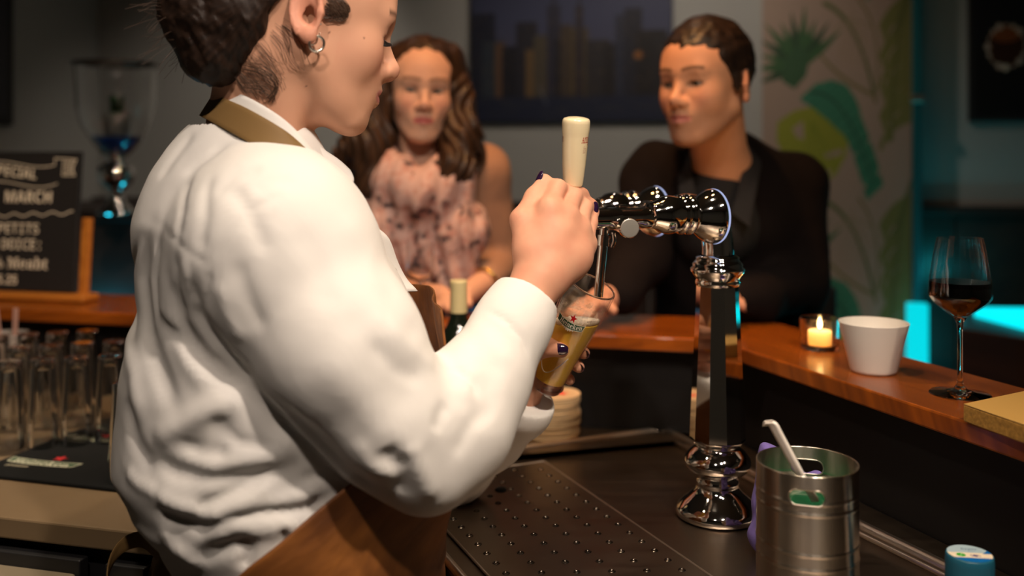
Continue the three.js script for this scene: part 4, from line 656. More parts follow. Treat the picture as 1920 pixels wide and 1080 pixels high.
// ---------------------------------------------------------------- people: shared head, hand and cloth builders
function headBasis(psi, th, roll) {
  const f = V(Math.cos(psi) * Math.cos(th), -Math.sin(th), -Math.sin(psi) * Math.cos(th)), l = V(0, 1, 0).cross(f).normalize(), u = f.clone().cross(l);
  const l2 = l.clone().multiplyScalar(Math.cos(roll)).addScaledVector(u, Math.sin(roll)), u2 = f.clone().cross(l2);
  return [l2, u2, f];
}
class Head {                                        // local axes: x = the person's left, y up, z out of the face; origin between the ears
  constructor(o, psi, th, roll, s) { this.o = o; this.b = headBasis(psi, th, roll); this.s = s; this.m = new THREE.Matrix4().makeBasis(...this.b).setPosition(o); this.m.scale(V(s, s, s)); }
  p(x, y, z) { return V(x, y, z).applyMatrix4(this.m); }
  l(x, y, z) { const b = this.b, dx = x - this.o.x, dy = y - this.o.y, dz = z - this.o.z, i = 1 / this.s; return [(dx * b[0].x + dy * b[0].y + dz * b[0].z) * i, (dx * b[1].x + dy * b[1].y + dz * b[1].z) * i, (dx * b[2].x + dy * b[2].y + dz * b[2].z) * i]; }
  wrap(f) { return (x, y, z) => { const q = this.l(x, y, z); return f(q[0], q[1], q[2]) * this.s; }; }
}
function earSDF(side) {                              // side = +1 person's left
  const c = V(side * 0.0765, 0.004, -0.012), n = V(side * 0.90, 0.05, 0.43 * -1).normalize(), up = V(0, 0.97, -0.24);
  const zf = up.clone().cross(n).normalize().multiplyScalar(side), yu = n.clone().cross(zf).normalize().multiplyScalar(side); if (yu.y < 0) yu.negate(); if (zf.z < 0) zf.negate();
  const plate = (a, b, d) => { const k = Math.hypot(b / 0.029, d / 0.0165); return Math.max((k - 1) * 0.0165, Math.abs(a) - 0.0025); };
  return (x, y, z) => {
    const px = x - c.x, py = y - c.y, pz = z - c.z, a = px * n.x + py * n.y + pz * n.z, b = px * yu.x + py * yu.y + pz * yu.z, d = px * zf.x + py * zf.y + pz * zf.z;
    if (Math.hypot(a, b, d) > 0.06) return Math.hypot(a, b, d) - 0.045;
    let e = plate(a, b, d);
    const th = Math.atan2(b, d), rr = Math.hypot(b / 0.030, d / 0.0175), helixOn = smooth(-2.75, -2.2, th) * 0 + ((th > -0.35) || (th < -1.9) ? 1 : 0);
    const hx = Math.hypot((rr - 0.92) * 0.020, a - 0.0035) - 0.0036 * (helixOn ? 1 : 0.55); e = smin(e, hx, 0.004);
    const an = Math.hypot((Math.hypot((b + 0.001) / 0.0185, (d - 0.0005) / 0.0105) - 1) * 0.0125, a - 0.0025) - 0.0022; if (d < 0.004) e = smin(e, an, 0.004);
    e = smin(e, Math.hypot(b + 0.0285, d - 0.003, a * 1.5) - 0.0085, 0.006);                                     // lobe
    e = smin(e, Math.hypot(b + 0.004, d - 0.0135, a - 0.001) - 0.0050, 0.005);                                    // tragus
    e = smax(e, -(Math.hypot((b + 0.004) / 0.0140, (d - 0.0020) / 0.0085, (a - 0.004) / 0.0068) - 1) * 0.0068, 0.0025); // concha
    e = smax(e, -(Math.hypot(b + 0.005, d - 0.0085, a) - 0.0019), 0.0015);                                         // ear canal
    return e;
  };
}
function headSDF(o = {}) {
  const w = o.jaw ?? 1, sl = o.slit ?? 0.0042, so = o.slitDown ?? 0;
  const base = join(0.035, ell(V(0, 0.042, -0.008), 0.0735, 0.086, 0.097), ell(V(0, 0.046, 0.032), 0.061, 0.056, 0.060), ell(V(0, -0.020, 0.040), 0.0535 * w, 0.072, 0.049));
  const jaw = join(0.02, cone(V(0.049 * w, -0.040, 0.004), V(0.019 * w, -0.090, 0.068), 0.018, 0.0155), cone(V(-0.049 * w, -0.040, 0.004), V(-0.019 * w, -0.090, 0.068), 0.018, 0.0155), ball(V(0, -0.0905, 0.0775), 0.0175), ell(V(0, -0.070, 0.045), 0.04, 0.026, 0.035));
  const cheek = [ell(V(0.037, -0.020, 0.058), 0.023, 0.026, 0.025), ell(V(-0.037, -0.020, 0.058), 0.023, 0.026, 0.025)];
  const muzzle = ell(V(0, -0.051, 0.080), 0.027, 0.026, 0.0185), brow = cone(V(-0.032, 0.031, 0.076), V(0.032, 0.031, 0.076), 0.0135, 0.0135), glab = ball(V(0, 0.031, 0.0825), 0.0125);
  const sockets = [ball(V(0.032, 0.008, 0.104), 0.0155), ball(V(-0.032, 0.008, 0.104), 0.0155)];
  const lids = [ball(V(0.031, 0.010, 0.0735), 0.0142), ball(V(-0.031, 0.010, 0.0735), 0.0142)];
  const slits = [ell(V(0.031, 0.010 - so, 0.088), 0.0125, sl, 0.012), ell(V(-0.031, 0.010 - so, 0.088), 0.0125, sl, 0.012)];
  const nose = join(0.010, cone(V(0, 0.022, 0.0845), V(0, -0.018, 0.1085), 0.0068, 0.0088), ball(V(0, -0.0225, 0.1085), 0.0098), ball(V(0.0115, -0.0275, 0.100), 0.0080), ball(V(-0.0115, -0.0275, 0.100), 0.0080), cone(V(0, -0.029, 0.106), V(0, -0.036, 0.094), 0.005, 0.006));
  const nostril = [ell(V(0.0062, -0.0345, 0.1065), 0.0036, 0.005, 0.0052), ell(V(-0.0062, -0.0345, 0.1065), 0.0036, 0.005, 0.0052)];
  const lips = join(0.004, cone(V(-0.021, -0.0545, 0.0885), V(-0.004, -0.0495, 0.0985), 0.0032, 0.0052), cone(V(0.021, -0.0545, 0.0885), V(0.004, -0.0495, 0.0985), 0.0032, 0.0052), cone(V(-0.018, -0.0575, 0.0885), V(0, -0.0625, 0.0965), 0.0038, 0.0066), cone(V(0.018, -0.0575, 0.0885), V(0, -0.0625, 0.0965), 0.0038, 0.0066));
  const gap = o.open ?? 0.0012, slitM = [cone(V(-0.022, -0.0557, 0.091), V(0, -0.0555, 0.1045), 0.0010, gap), cone(V(0.022, -0.0557, 0.091), V(0, -0.0555, 0.1045), 0.0010, gap)];
  const earL = earSDF(1), earR = earSDF(-1), neckStub = o.neck;
  return (x, y, z) => {
    let d = base(x, y, z); d = smin(d, jaw(x, y, z), 0.030); d = smin(d, cheek[0](x, y, z), 0.025); d = smin(d, cheek[1](x, y, z), 0.025);
    if (z > 0.03 && d < 0.04) {
      d = smin(d, muzzle(x, y, z), 0.02); d = smin(d, brow(x, y, z), 0.016); d = smin(d, glab(x, y, z), 0.014);
      d = smax(d, -sockets[0](x, y, z), 0.014); d = smax(d, -sockets[1](x, y, z), 0.014);
      for (let i = 0; i < 2; i++) { let e = lids[i](x, y, z); d = smin(d, e, 0.006); d = smax(d, -slits[i](x, y, z), 0.0015); }
      d = smin(d, nose(x, y, z), 0.009); d = smin(d, lips(x, y, z), 0.005);
      d = smax(d, -slitM[0](x, y, z), 0.002); d = smax(d, -slitM[1](x, y, z), 0.002); d = smax(d, -nostril[0](x, y, z), 0.0025); d = smax(d, -nostril[1](x, y, z), 0.0025);
    }
    d = smin(d, earL(x, y, z), 0.007); d = smin(d, earR(x, y, z), 0.007);
    return d;
  };
}
// natural colouring of a face (lips, blush, brows, stubble), in head space
function facePaint(x, y, z, k) {
  let c = k.skin.slice(); const m = (q, t) => { c = c.map((v, i) => mix(v, q[i], clamp(t))); };
  const ax = Math.abs(x), blot = 0.5 + 0.5 * fbm(x * 60, y * 60, z * 60, 3) * 2;
  m(k.blush, 0.55 * Math.exp(-(((ax - 0.040) / 0.018) ** 2) - ((y + 0.022) / 0.02) ** 2) * (z > 0.03 ? 1 : 0)); m(k.blush, 0.45 * Math.exp(-((x / 0.012) ** 2) - ((y + 0.024) / 0.012) ** 2) * (z > 0.095 ? 1 : 0));
  m(k.blush, 0.5 * (ax > 0.0735 && z < 0.02 ? 1 : 0));
  if (k.stubble) m(k.stubble, 0.5 * smooth(-0.03, -0.055, y) * smooth(-0.01, 0.02, z));
  m(k.blush, 0.10 * blot);
  if (z > 0.08) { const ly = y + 0.056 + (ax / 0.021) ** 2 * 0.001, hw = 0.0225; const up = Math.exp(-((Math.max(0, Math.abs(ly) - 0.0060 * Math.sqrt(Math.max(0, 1 - (ax / hw) ** 2)) - 0.001) / 0.0012) ** 2)); m(k.lip, ax < hw ? up : 0); }
  if (z > 0.05) { const by = y - (0.0335 + 0.004 * Math.sin(clamp((ax - 0.012) / 0.036) * 2.6)), t = ax > 0.010 && ax < 0.050 ? Math.exp(-((by / 0.0034) ** 2)) : 0; m(k.brow, t * (k.browAmt ?? 0.8)); }
  if (z > 0.06) { const ex = (ax - 0.031) / 0.0135, t = Math.exp(-(((Math.hypot(ex, (y - 0.010 + (k.slitDown ?? 0)) / (k.slit ?? 0.0050)) - 1) / 0.22) ** 2)); m(k.brow, 0.65 * t); }
  return c;
}
function eyes(parent, H, iris, k = {}) {
  for (const s of [-1, 1]) {
    const g = new THREE.SphereGeometry(0.0122, 28, 20).rotateX(Math.PI / 2);
    paint(g, (x, y, z) => { const dx = x - (k.gx ?? 0) * 0.004, dy = y + (k.down ?? 0.0), r = Math.hypot(dx, dy); return z > 0 && r < 0.0024 ? [0.005, 0.005, 0.005] : z > 0 && r < 0.0068 ? iris : [0.34, 0.29, 0.25]; });
    g.applyMatrix4(new THREE.Matrix4().makeTranslation(s * 0.031, 0.010, 0.0735)); g.applyMatrix4(H.m); mesh('eye', g, new THREE.MeshPhysicalMaterial({ vertexColors: true, roughness: 0.15, clearcoat: 0.8 }), parent);
  }
}
const skinMat = new THREE.MeshPhysicalMaterial({ vertexColors: true, roughness: 0.52, specularIntensity: 0.45, sheen: 0.15, sheenRoughness: 0.5 });
// a nail: a thin curved plate sitting on the back of a fingertip; t = direction of the tip, n = outward normal
function nail(parent, at, t, n, len, wid, m) {
  const tt = t.clone().normalize(), nn = n.clone().addScaledVector(tt, -n.dot(tt)).normalize(), ss = tt.clone().cross(nn);
  const g = sheet((u, v) => { const a = (v - 0.5) * 2, e = Math.sqrt(Math.max(0.02, 1 - Math.max(0, (u - 0.55) / 0.45) ** 2 * 0.85)) * Math.sqrt(Math.max(0.05, 1 - Math.max(0, (0.25 - u) / 0.25) ** 2 * 0.5)); return at.clone().addScaledVector(tt, (u - 0.5) * len).addScaledVector(ss, a * wid * 0.5 * e).addScaledVector(nn, -wid * 0.20 * a * a * e - len * 0.08 * (u * 2 - 1) ** 2); }, 12, 10, 0.0008, true);
  const c = g.clone(); return mesh('fingernail', c, m, parent);
}
const finger = (pts, r0, r1) => chain(0.004, pts, pts.map((_, i) => mix(r0, r1, i / (pts.length - 1))));
// ---------------------------------------------------------------- the woman pulling the beer
const NAILM = mat(lin(0.018, 0.006, 0.03), 0.12, { clearcoat: 1, clearcoatRoughness: 0.04 });
{
  const person = thing('person', 'person in white shirt and brown apron pulling beer from the tap', 'person');
  const H = new Head(W(572, 54, 1.13), 21.7 * D2R, 13 * D2R, -1.7 * D2R, 1.041);
  const k = { skin: [0.62, 0.335, 0.215], blush: [0.60, 0.22, 0.15], lip: [0.52, 0.20, 0.17], brow: [0.06, 0.03, 0.02], slit: 0.0028, slitDown: 0.004 };
  // torso: [pixel row, pixel column of the axis, half width, half depth], seen 1.15 m away
  const TD = 1.15, rows = [[250, 500, 0.09, 0.06], [330, 482, 0.13, 0.095], [420, 492, 0.165, 0.130], [560, 520, 0.185, 0.158], [700, 510, 0.192, 0.176], [850, 512, 0.192, 0.184], [920, 532, 0.188, 0.176], [985, 560, 0.180, 0.162], [1060, 580, 0.174, 0.150], [1200, 585, 0.185, 0.15], [1400, 585, 0.17, 0.13]]
    .map(([py, px, a, b]) => [EYE - (py - HY) / F * TD, (px - CX) / F * TD, a, b]);
  const FX = 0.906, FZ = -0.42, RX = 0.42, RZ_ = 0.906;
  const row = (y) => { if (y >= rows[0][0]) return rows[0]; for (let i = 1; i < rows.length; i++) if (y >= rows[i][0]) { const t0 = (rows[i - 1][0] - y) / (rows[i - 1][0] - rows[i][0]), t = t0 * t0 * (3 - 2 * t0) * 0.5 + t0 * 0.5; return [y, mix(rows[i - 1][1], rows[i][1], t), mix(rows[i - 1][2], rows[i][2], t), mix(rows[i - 1][3], rows[i][3], t)]; } return rows[rows.length - 1]; };
  const torso = (x, y, z) => { const q = row(y), dx = x - q[1], dz = z + TD, r = dx * RX + dz * RZ_, f = dx * FX + dz * FZ, a = q[2], b = q[3], k0 = Math.hypot(r / a, f / b), k1 = Math.hypot(r / a / a, f / b / b); return smax(k1 < 1e-6 ? -b : k0 * (k0 - 1) / k1, y - 1.37, 0.08); };
  const SR = W(520, 462, 1.035), SL = W(560, 470, 1.35), N0 = W(488, 300, 1.14);
  const armR = chain(0.03, [SR, W(640, 655, 0.995), W(735, 790, 0.995), W(800, 868, 1.0), W(850, 800, 1.03), W(905, 713, 1.065), W(962, 605, 1.10), W(1008, 525, 1.13)], [0.098, 0.083, 0.067, 0.047, 0.060, 0.0495, 0.040, 0.036]);
  const armL = chain(0.03, [SL, W(700, 640, 1.38), W(845, 862, 1.40), W(915, 808, 1.345), W(975, 760, 1.295), W(1003, 700, 1.275)], [0.095, 0.082, 0.060, 0.050, 0.040, 0.036]);
  const dirR = W(1008, 525, 1.13).sub(W(905, 713, 1.065)).normalize(), cutR = W(991, 555, 1.12), dirL = W(1000, 690, 1.275).sub(W(960, 780, 1.305)).normalize(), cutL = W(988, 745, 1.285);
  const plane = (c, n) => (x, y, z) => (x - c.x) * n.x + (y - c.y) * n.y + (z - c.z) * n.z;
  const pR = plane(cutR, dirR), pL = plane(cutL, dirL);
  const traps = join(0.05, cone(N0, SR, 0.060, 0.085), cone(N0, W(520, 420, 1.33), 0.06, 0.085), ell(W(440, 400, 1.16), 0.105, 0.12, 0.11));
  const base = (x, y, z) => {
    let d = smin(torso(x, y, z), traps(x, y, z), 0.07);
    const ds = Math.hypot(x - SR.x, y - SR.y, z - SR.z); let a = armR(x, y, z); if (y > 1.1 || x > -0.1) a = smax(a, pR(x, y, z), 0.004);
    d = smin(d, a, mix(0.075, 0.010, smooth(0.07, 0.17, ds)));
    let b = armL(x, y, z); b = smax(b, pL(x, y, z), 0.004); d = smin(d, b, 0.03);
    return d;
  };
  // creases: pixel polylines dropped on to the cloth; negative = valley
  const drop = (px, py) => { const dir = W(px, py, 1).sub(V(0, EYE, 0)); let t = 0.80; for (let i = 0; i < 90; i++) { const p = dir.clone().multiplyScalar(t).add(V(0, EYE, 0)), d = base(p.x, p.y, p.z); if (d < 0.0005) return p; t += d * 0.8; if (t > 1.7) break; } return dir.multiplyScalar(1.14).add(V(0, EYE, 0)); };
  const FOLDS = [
    [[[281, 420], [266, 520], [275, 620], [300, 700], [335, 775]], -9, 12], [[[306, 470], [312, 580], [355, 680], [400, 735]], 6, 12], [[[318, 520], [345, 610], [385, 680]], -5, 8],
    [[[352, 510], [372, 590], [430, 668], [480, 725]], -9, 9], [[[298, 591], [345, 640], [400, 692], [460, 738]], -7, 9], [[[375, 660], [430, 710], [500, 765], [560, 820]], -7, 12], [[[500, 730], [590, 820], [650, 885], [720, 925]], -8, 12],
    [[[284, 832], [330, 800], [390, 768], [465, 742]], 8, 12], [[[282, 858], [330, 888], [400, 897], [470, 890], [545, 876]], -9, 10], [[[345, 905], [430, 880], [520, 850], [560, 820]], 7, 16],
    [[[350, 962], [430, 926], [505, 890]], -6, 7], [[[380, 975], [450, 940], [520, 905]], 6, 10], [[[345, 1003], [428, 968], [500, 957], [567, 955], [632, 922]], -5.5, 7], [[[370, 985], [450, 952], [540, 938], [610, 918]], 6, 9],
    [[[360, 1052], [400, 1034], [440, 1012], [468, 1022]], -6, 9], [[[380, 1020], [450, 990], [530, 985], [580, 980]], 7, 12], [[[296, 985], [330, 1030], [382, 1066]], 6, 11], [[[285, 958], [335, 978], [390, 990]], -8, 8], [[[290, 925], [340, 950], [380, 955]], 6, 8], [[[460, 1000], [465, 1040], [455, 1070]], -7, 7], [[[530, 985], [535, 1010], [525, 1030]], -5, 5],
    [[[352, 325], [340, 400], [333, 455]], -4, 8], [[[395, 325], [385, 410], [374, 480]], -4, 8], [[[430, 345], [468, 400], [505, 485]], -4, 9], [[[440, 480], [465, 560], [495, 630]], -4, 10], [[[410, 520], [425, 590], [460, 650]], 4, 9],
    [[[285, 415], [330, 452], [398, 500]], -2.5, 3], [[[398, 500], [428, 450], [469, 396], [526, 363]], -2.5, 3], [[[398, 500], [382, 560], [370, 612]], -3, 4], [[[365, 245], [330, 290], [298, 340]], -3.5, 8], [[[430, 265], [385, 300], [345, 330]], -3, 7], [[[500, 310], [440, 330], [395, 370]], -3, 8], [[[560, 340], [510, 340], [470, 360]], -2.5, 8],
    [[[826, 688], [857, 696], [886, 720], [897, 750]], -4, 5], [[[815, 812], [824, 780], [840, 755]], -3.5, 7], [[[640, 560], [720, 690], [790, 780]], -3, 16], [[[815, 942], [790, 880], [765, 830]], 5, 10], [[[755, 935], [748, 880], [725, 830]], -5, 9], [[[600, 640], [680, 760], [750, 850]], 3, 18], [[[690, 480], [740, 570], [790, 650]], -3, 14], [[[907, 580], [949, 601], [980, 636], [992, 676]], -2.2, 3.2], [[[860, 640], [880, 700], [870, 760]], 3, 12], [[[930, 660], [915, 740], [880, 800]], -2.5, 14],
    [[[240, 600], [250, 700], [270, 800]], 5, 12], [[[262, 440], [246, 540], [250, 640]], -6, 7], [[[300, 440], [288, 520], [296, 600]], -5, 6], [[[330, 470], [330, 540], [350, 600]], -5, 6], [[[345, 480], [352, 540], [372, 590]], 4, 6], [[[560, 420], [600, 500], [620, 600]], -2, 12], [[[640, 400], [690, 470], [720, 560]], 2, 12], [[[690, 640], [740, 690], [800, 720]], -2.5, 8], [[[720, 600], [780, 660], [820, 690]], 2.5, 8], [[[850, 860], [880, 800], [930, 760]], -2.5, 8], [[[700, 850], [740, 870], [790, 850]], -3, 7], [[[660, 820], [700, 880], [760, 900]], 3, 9], [[[410, 800], [450, 830], [520, 840]], -4, 7], [[[330, 830], [380, 850], [440, 850]], -4, 7], [[[560, 900], [600, 890], [640, 870]], -3, 6], [[[235, 880], [262, 910], [300, 925]], 5, 8], [[[880, 600], [920, 640], [960, 690]], 1.8, 9], [[[235, 740], [255, 830], [290, 890]], -5, 10], [[[420, 770], [400, 830], [340, 850]], -4, 12],
  ].map(([p, a, w]) => ({ pts: p.map(([x, y]) => drop(x, y)), a: a / 1000, w: w / 1000 }));
  for (const f of FOLDS) { f.lo = V(9, 9, 9); f.hi = V(-9, -9, -9); for (const p of f.pts) { f.lo.min(p); f.hi.max(p); } }
  const folds = (x, y, z) => {
    let s = 0;
    for (const f of FOLDS) {
      const m = f.w * 2.6; if (x < f.lo.x - m || x > f.hi.x + m || y < f.lo.y - m || y > f.hi.y + m || z < f.lo.z - m - 0.02 || z > f.hi.z + m + 0.02) continue;
      const n = f.pts.length - 1; let best = 1e9, bt = 0;
      for (let i = 0; i < n; i++) { const a = f.pts[i], b = f.pts[i + 1], vx = b.x - a.x, vy = b.y - a.y, vz = b.z - a.z, t = clamp(((x - a.x) * vx + (y - a.y) * vy + (z - a.z) * vz) / (vx * vx + vy * vy + vz * vz)), d = Math.hypot(x - a.x - vx * t, y - a.y - vy * t, (z - a.z - vz * t) * 0.6); if (d < best) { best = d; bt = (i + t) / n; } }
      const fade = smooth(0, 0.22, bt) * smooth(1, 0.78, bt) * 0.85 + 0.15; s += f.a * fade * Math.exp(-((best / f.w) ** 2));
    }
    return s;
  };
  const shirtSDF = (x, y, z) => { let d = base(x, y, z); if (Math.abs(d) < 0.05) { d -= folds(x, y, z); d -= 0.0022 * fbm(x * 14, y * 14, z * 14, 3); } return smax(d, 0.80 - y, 0.01); };
  const sg = net(shirtSDF, V(-0.56, 0.78, -1.52), V(0.07, 1.44, -0.86), 0.0039);
  const weave = dataTex(256, (u, v) => { const t = 0.5 + 0.25 * Math.sin(u * 256 * 1.57) + 0.25 * Math.sin(v * 256 * 1.57); return [t, t, t]; });
  const cloth = mat(lin(0.72, 0.70, 0.665), 0.82, { sheen: 0.15, sheenRoughness: 0.6 });
  mesh('shirt', sg, cloth, person);
  // ----- collar, collar leaf, placket
  const poly = (pts) => new THREE.CatmullRomCurve3(pts.map(([a, b, c]) => W(a, b, c)));
  const cu = poly([[520, 262, 1.235], [450, 205, 1.235], [444, 196, 1.205], [414, 168, 1.150], [430, 170, 1.100], [474, 187, 1.068], [526, 220, 1.056], [563, 256, 1.064], [592, 292, 1.08], [622, 328, 1.10]]), cl = poly([[520, 300, 1.26], [466, 262, 1.235], [430, 232, 1.195], [383, 217, 1.140], [408, 230, 1.085], [466, 262, 1.052], [528, 300, 1.040], [572, 334, 1.048], [606, 362, 1.065], [632, 385, 1.09]]);
  const between = (t0, t1, u0, u1, off) => (u, v) => { const s = mix(u0, u1, u), a = cu.getPointAt(s), b = cl.getPointAt(s), p = a.lerp(b, mix(t0, t1, v)), e = 0.004; if (!off) return p; const t = cu.getPointAt(Math.min(1, s + e)).sub(cu.getPointAt(Math.max(0, s - e))), w = cl.getPointAt(s).sub(cu.getPointAt(s)); const n = t.cross(w).normalize(); return p.addScaledVector(n, off); };
  const probe = between(0, 1, 0, 1, 0.01)(0.6, 0.5), probe0 = between(0, 1, 0, 1)(0.6, 0.5), sgn = probe.z > probe0.z ? 1 : -1;       // outward = towards the near side
  mesh('collar', sheet(between(0, 1.05, 0, 1, 0.0001 * sgn), 60, 10, 0.0022, sgn < 0), cloth, person);
  const leafG = sheet((u, v) => { const a = poly([[584, 264, 1.118], [612, 283, 1.118], [637, 300, 1.125], [657, 318, 1.130]]).getPointAt(u), b = poly([[588, 345, 1.062], [612, 362, 1.068], [640, 372, 1.085], [661, 350, 1.115]]).getPointAt(u); return a.lerp(b, v).add(V(0.004 * Math.sin(v * 3.1), 0, 0.006 * Math.sin(v * 3.1))); }, 20, 12, 0.0022);
  mesh('collar_leaf', leafG, cloth, person);
  const pl = poly([[648, 340, 1.105], [680, 385, 1.12], [706, 425, 1.15], [728, 452, 1.165], [742, 490, 1.18], [760, 528, 1.19], [778, 550, 1.195]]);
  mesh('placket', sheet((u, v) => pl.getPointAt(u).add(V(-0.020 * (v - 0.15) + 0.002 * Math.sin(u * 9), 0.004 * v + 0.003 * Math.sin(u * 14), 0.030 * v)), 30, 4, 0.003), cloth, person);
  for (const u of [0.35, 0.8]) { const b = mesh('button', lathe([[0.0001, 0.0015], [0.0045, 0.0015], [0.005, 0], [0.0001, 0]], 16).rotateX(Math.PI / 2), mat(lin(0.5, 0.48, 0.45), 0.3), person); b.position.copy(pl.getPointAt(u)).add(V(-0.006, 0, 0.014)); }
  // ----- body (one mesh): head and neck, both hands, trunk under the clothes
  const hs = headSDF({ slit: 0.0028, slitDown: 0.004, open: 0.0009 }), hw = H.wrap(hs);
  const neck = join(0.02, cone(H.p(0, -0.035, -0.022), W(486, 268, 1.142), 0.056, 0.056), cone(W(486, 268, 1.142), W(480, 340, 1.15), 0.056, 0.075), cone(H.p(0, -0.04, -0.056), W(440, 248, 1.165), 0.033, 0.034));
  const neckF = cone(H.p(-0.03, -0.06, -0.01), W(530, 300, 1.10), 0.014, 0.012);
  const headAll = (x, y, z) => smin(smin(hw(x, y, z), neck(x, y, z), 0.022), neckF(x, y, z), 0.02);
  const hg = net(headAll, V(-0.40, 1.32, -1.33), V(-0.11, 1.71, -0.98), 0.0023);
  paint(hg, (x, y, z) => { const q = H.l(x, y, z); const c = facePaint(q[0], q[1], q[2], k); for (const [mx, my, mr] of [[617, 62, 0.0016], [682, 73, 0.0012], [575, 162, 0.0012]]) { const w = W(mx, my, -z); if (Math.hypot(w.x - x, w.y - y) < mr && z > -1.1) return [0.18, 0.08, 0.05]; } return c; });
  // right hand on the lever
  const J = (a) => a.map(([x, y, d]) => W(x, y, d));
  const rf = { index: J([[1030, 392, 1.150], [1046, 352, 1.180], [1066, 360, 1.214], [1072, 378, 1.226]]), middle: J([[1062, 405, 1.160], [1076, 368, 1.190], [1090, 366, 1.222], [1089, 364, 1.235]]), ring: J([[1086, 430, 1.170], [1096, 388, 1.196], [1104, 384, 1.224], [1098, 392, 1.238]]), little: J([[1098, 458, 1.178], [1107, 418, 1.200], [1111, 398, 1.218], [1112, 388, 1.226]]) };
  const rth = J([[992, 470, 1.135], [978, 412, 1.150], [1002, 370, 1.176], [1021, 338, 1.190]]);
  const rwr = W(1012, 520, 1.13), hcol = (x, y, z) => { const t = 0.5 + fbm(x * 45, y * 45, z * 45, 3); return [mix(0.64, 0.61, t), mix(0.335, 0.275, t), mix(0.215, 0.175, t)]; };
  const palm = join(0.016, cone(rwr, W(1040, 440, 1.150), 0.030, 0.028), cone(W(1000, 470, 1.14), rf.index[0], 0.022, 0.0135), cone(W(1030, 470, 1.145), rf.middle[0], 0.024, 0.0135), cone(W(1060, 480, 1.15), rf.ring[0], 0.024, 0.0125), cone(W(1062, 490, 1.155), rf.little[0], 0.024, 0.0125), cone(W(930, 660, 1.08), rwr, 0.034, 0.028), cone(W(1035, 510, 1.135), W(1075, 480, 1.155), 0.024, 0.022), ell(W(1040, 450, 1.165), 0.034, 0.034, 0.016));
  const knuck = join(0.01, ...['index', 'middle', 'ring', 'little'].map((n) => ball(rf[n][0].clone().add(V(0, 0.001, 0.003)), n === 'little' ? 0.0115 : 0.0128)));
  const rightHand = (x, y, z) => { let d = smin(palm(x, y, z), knuck(x, y, z), 0.012); d = smin(d, rF[0](x, y, z), 0.006); d = smin(d, rF[1](x, y, z), 0.006); d = smin(d, rF[2](x, y, z), 0.006); d = smin(d, rF[3](x, y, z), 0.006); return smin(d, rT(x, y, z), 0.012); };
  const rF = [finger(rf.index, 0.0120, 0.0085), finger(rf.middle, 0.0118, 0.0085), finger(rf.ring, 0.0112, 0.008), finger(rf.little, 0.0102, 0.007)], rT = chain(0.008, rth, [0.019, 0.0135, 0.0115, 0.0085]);
  const rg = net(rightHand, V(-0.04, 1.19, -1.27), V(0.125, 1.40, -1.04), 0.0020); paint(rg, hcol);
  // left hand round the glass
  const lf = { index: J([[1003, 640, 1.300], [1048, 646, 1.314], [1082, 656, 1.296], [1095, 662, 1.268]]), middle: J([[998, 662, 1.306], [1040, 670, 1.320], [1073, 680, 1.300], [1085, 688, 1.270]]), ring: J([[992, 685, 1.306], [1030, 694, 1.320], [1058, 705, 1.304], [1068, 712, 1.284]]), little: J([[985, 706, 1.302], [1016, 716, 1.316], [1040, 724, 1.308], [1048, 728, 1.300]]) };
  const lth = J([[978, 705, 1.270], [990, 668, 1.238], [1024, 650, 1.2215], [1053, 657, 1.2225]]);
  const lF = [finger(lf.index, 0.0108, 0.0080), finger(lf.middle, 0.0108, 0.0080), finger(lf.ring, 0.0102, 0.0075), finger(lf.little, 0.0092, 0.0068)], lT = chain(0.008, lth, [0.019, 0.0135, 0.0115, 0.0095]);
  const lpalm = join(0.016, cone(W(970, 765, 1.30), W(985, 720, 1.285), 0.029, 0.026), ...['index', 'middle', 'ring', 'little'].map((n, i) => cone(W(980, 715 - i * 3, 1.288), lf[n][0], 0.022, 0.0125)));
  const leftHand = (x, y, z) => { let d = lpalm(x, y, z); for (const q of lF) d = smin(d, q(x, y, z), 0.006); return smin(d, lT(x, y, z), 0.012); };
  const lg = net(leftHand, V(-0.05, 1.00, -1.36), V(0.125, 1.19, -1.19), 0.0020); paint(lg, hcol);
  const inner = (x, y, z) => { let d = smin(torso(x, y, z), traps(x, y, z), 0.07); d = smin(d, armR(x, y, z), 0.03); d = smin(d, armL(x, y, z), 0.03); return Math.max(d + 0.024, 0.1 - y, pR(x, y, z) - 0.0, y - 1.34); };
  const ig = net(inner, V(-0.55, 0.60, -1.52), V(0.06, 1.42, -0.86), 0.014); paint(ig, () => k.skin);
  mesh('body', mergeGeometries([hg, rg, lg, ig]), skinMat, person);
  eyes(person, H, [0.05, 0.04, 0.03], { down: 0.004 });
  // nails
  const tipN = (pts) => [pts[pts.length - 1], pts[pts.length - 1].clone().sub(pts[pts.length - 2])];
  { const [p, t] = tipN(rth); nail(person, p.clone().add(V(-0.0098, 0.001, 0.0045)), t.add(V(0, 0.018, 0)), V(-1, 0.10, 0.55), 0.025, 0.0145, NAILM); }
  nail(person, W(1119, 392, 1.210), V(0.15, 0.85, -0.4), V(0.75, 0.1, 0.65), 0.019, 0.0135, NAILM); nail(person, W(1094, 358, 1.215), V(-0.2, 0.5, -0.9), V(0.6, 0.85, 0.3), 0.012, 0.0095, NAILM);
  { const [p] = tipN(lth); nail(person, W(1051, 655, 1.2125), V(1, -0.12, 0.02), V(0.05, 0.12, 1), 0.0195, 0.0135, NAILM); }
  nail(person, W(1101, 664, 1.262), V(0.5, -0.1, 0.9), V(0.9, 0, -0.2), 0.012, 0.0095, NAILM); nail(person, W(1091, 690, 1.264), V(0.5, -0.1, 0.9), V(0.9, 0, -0.2), 0.012, 0.0095, NAILM);
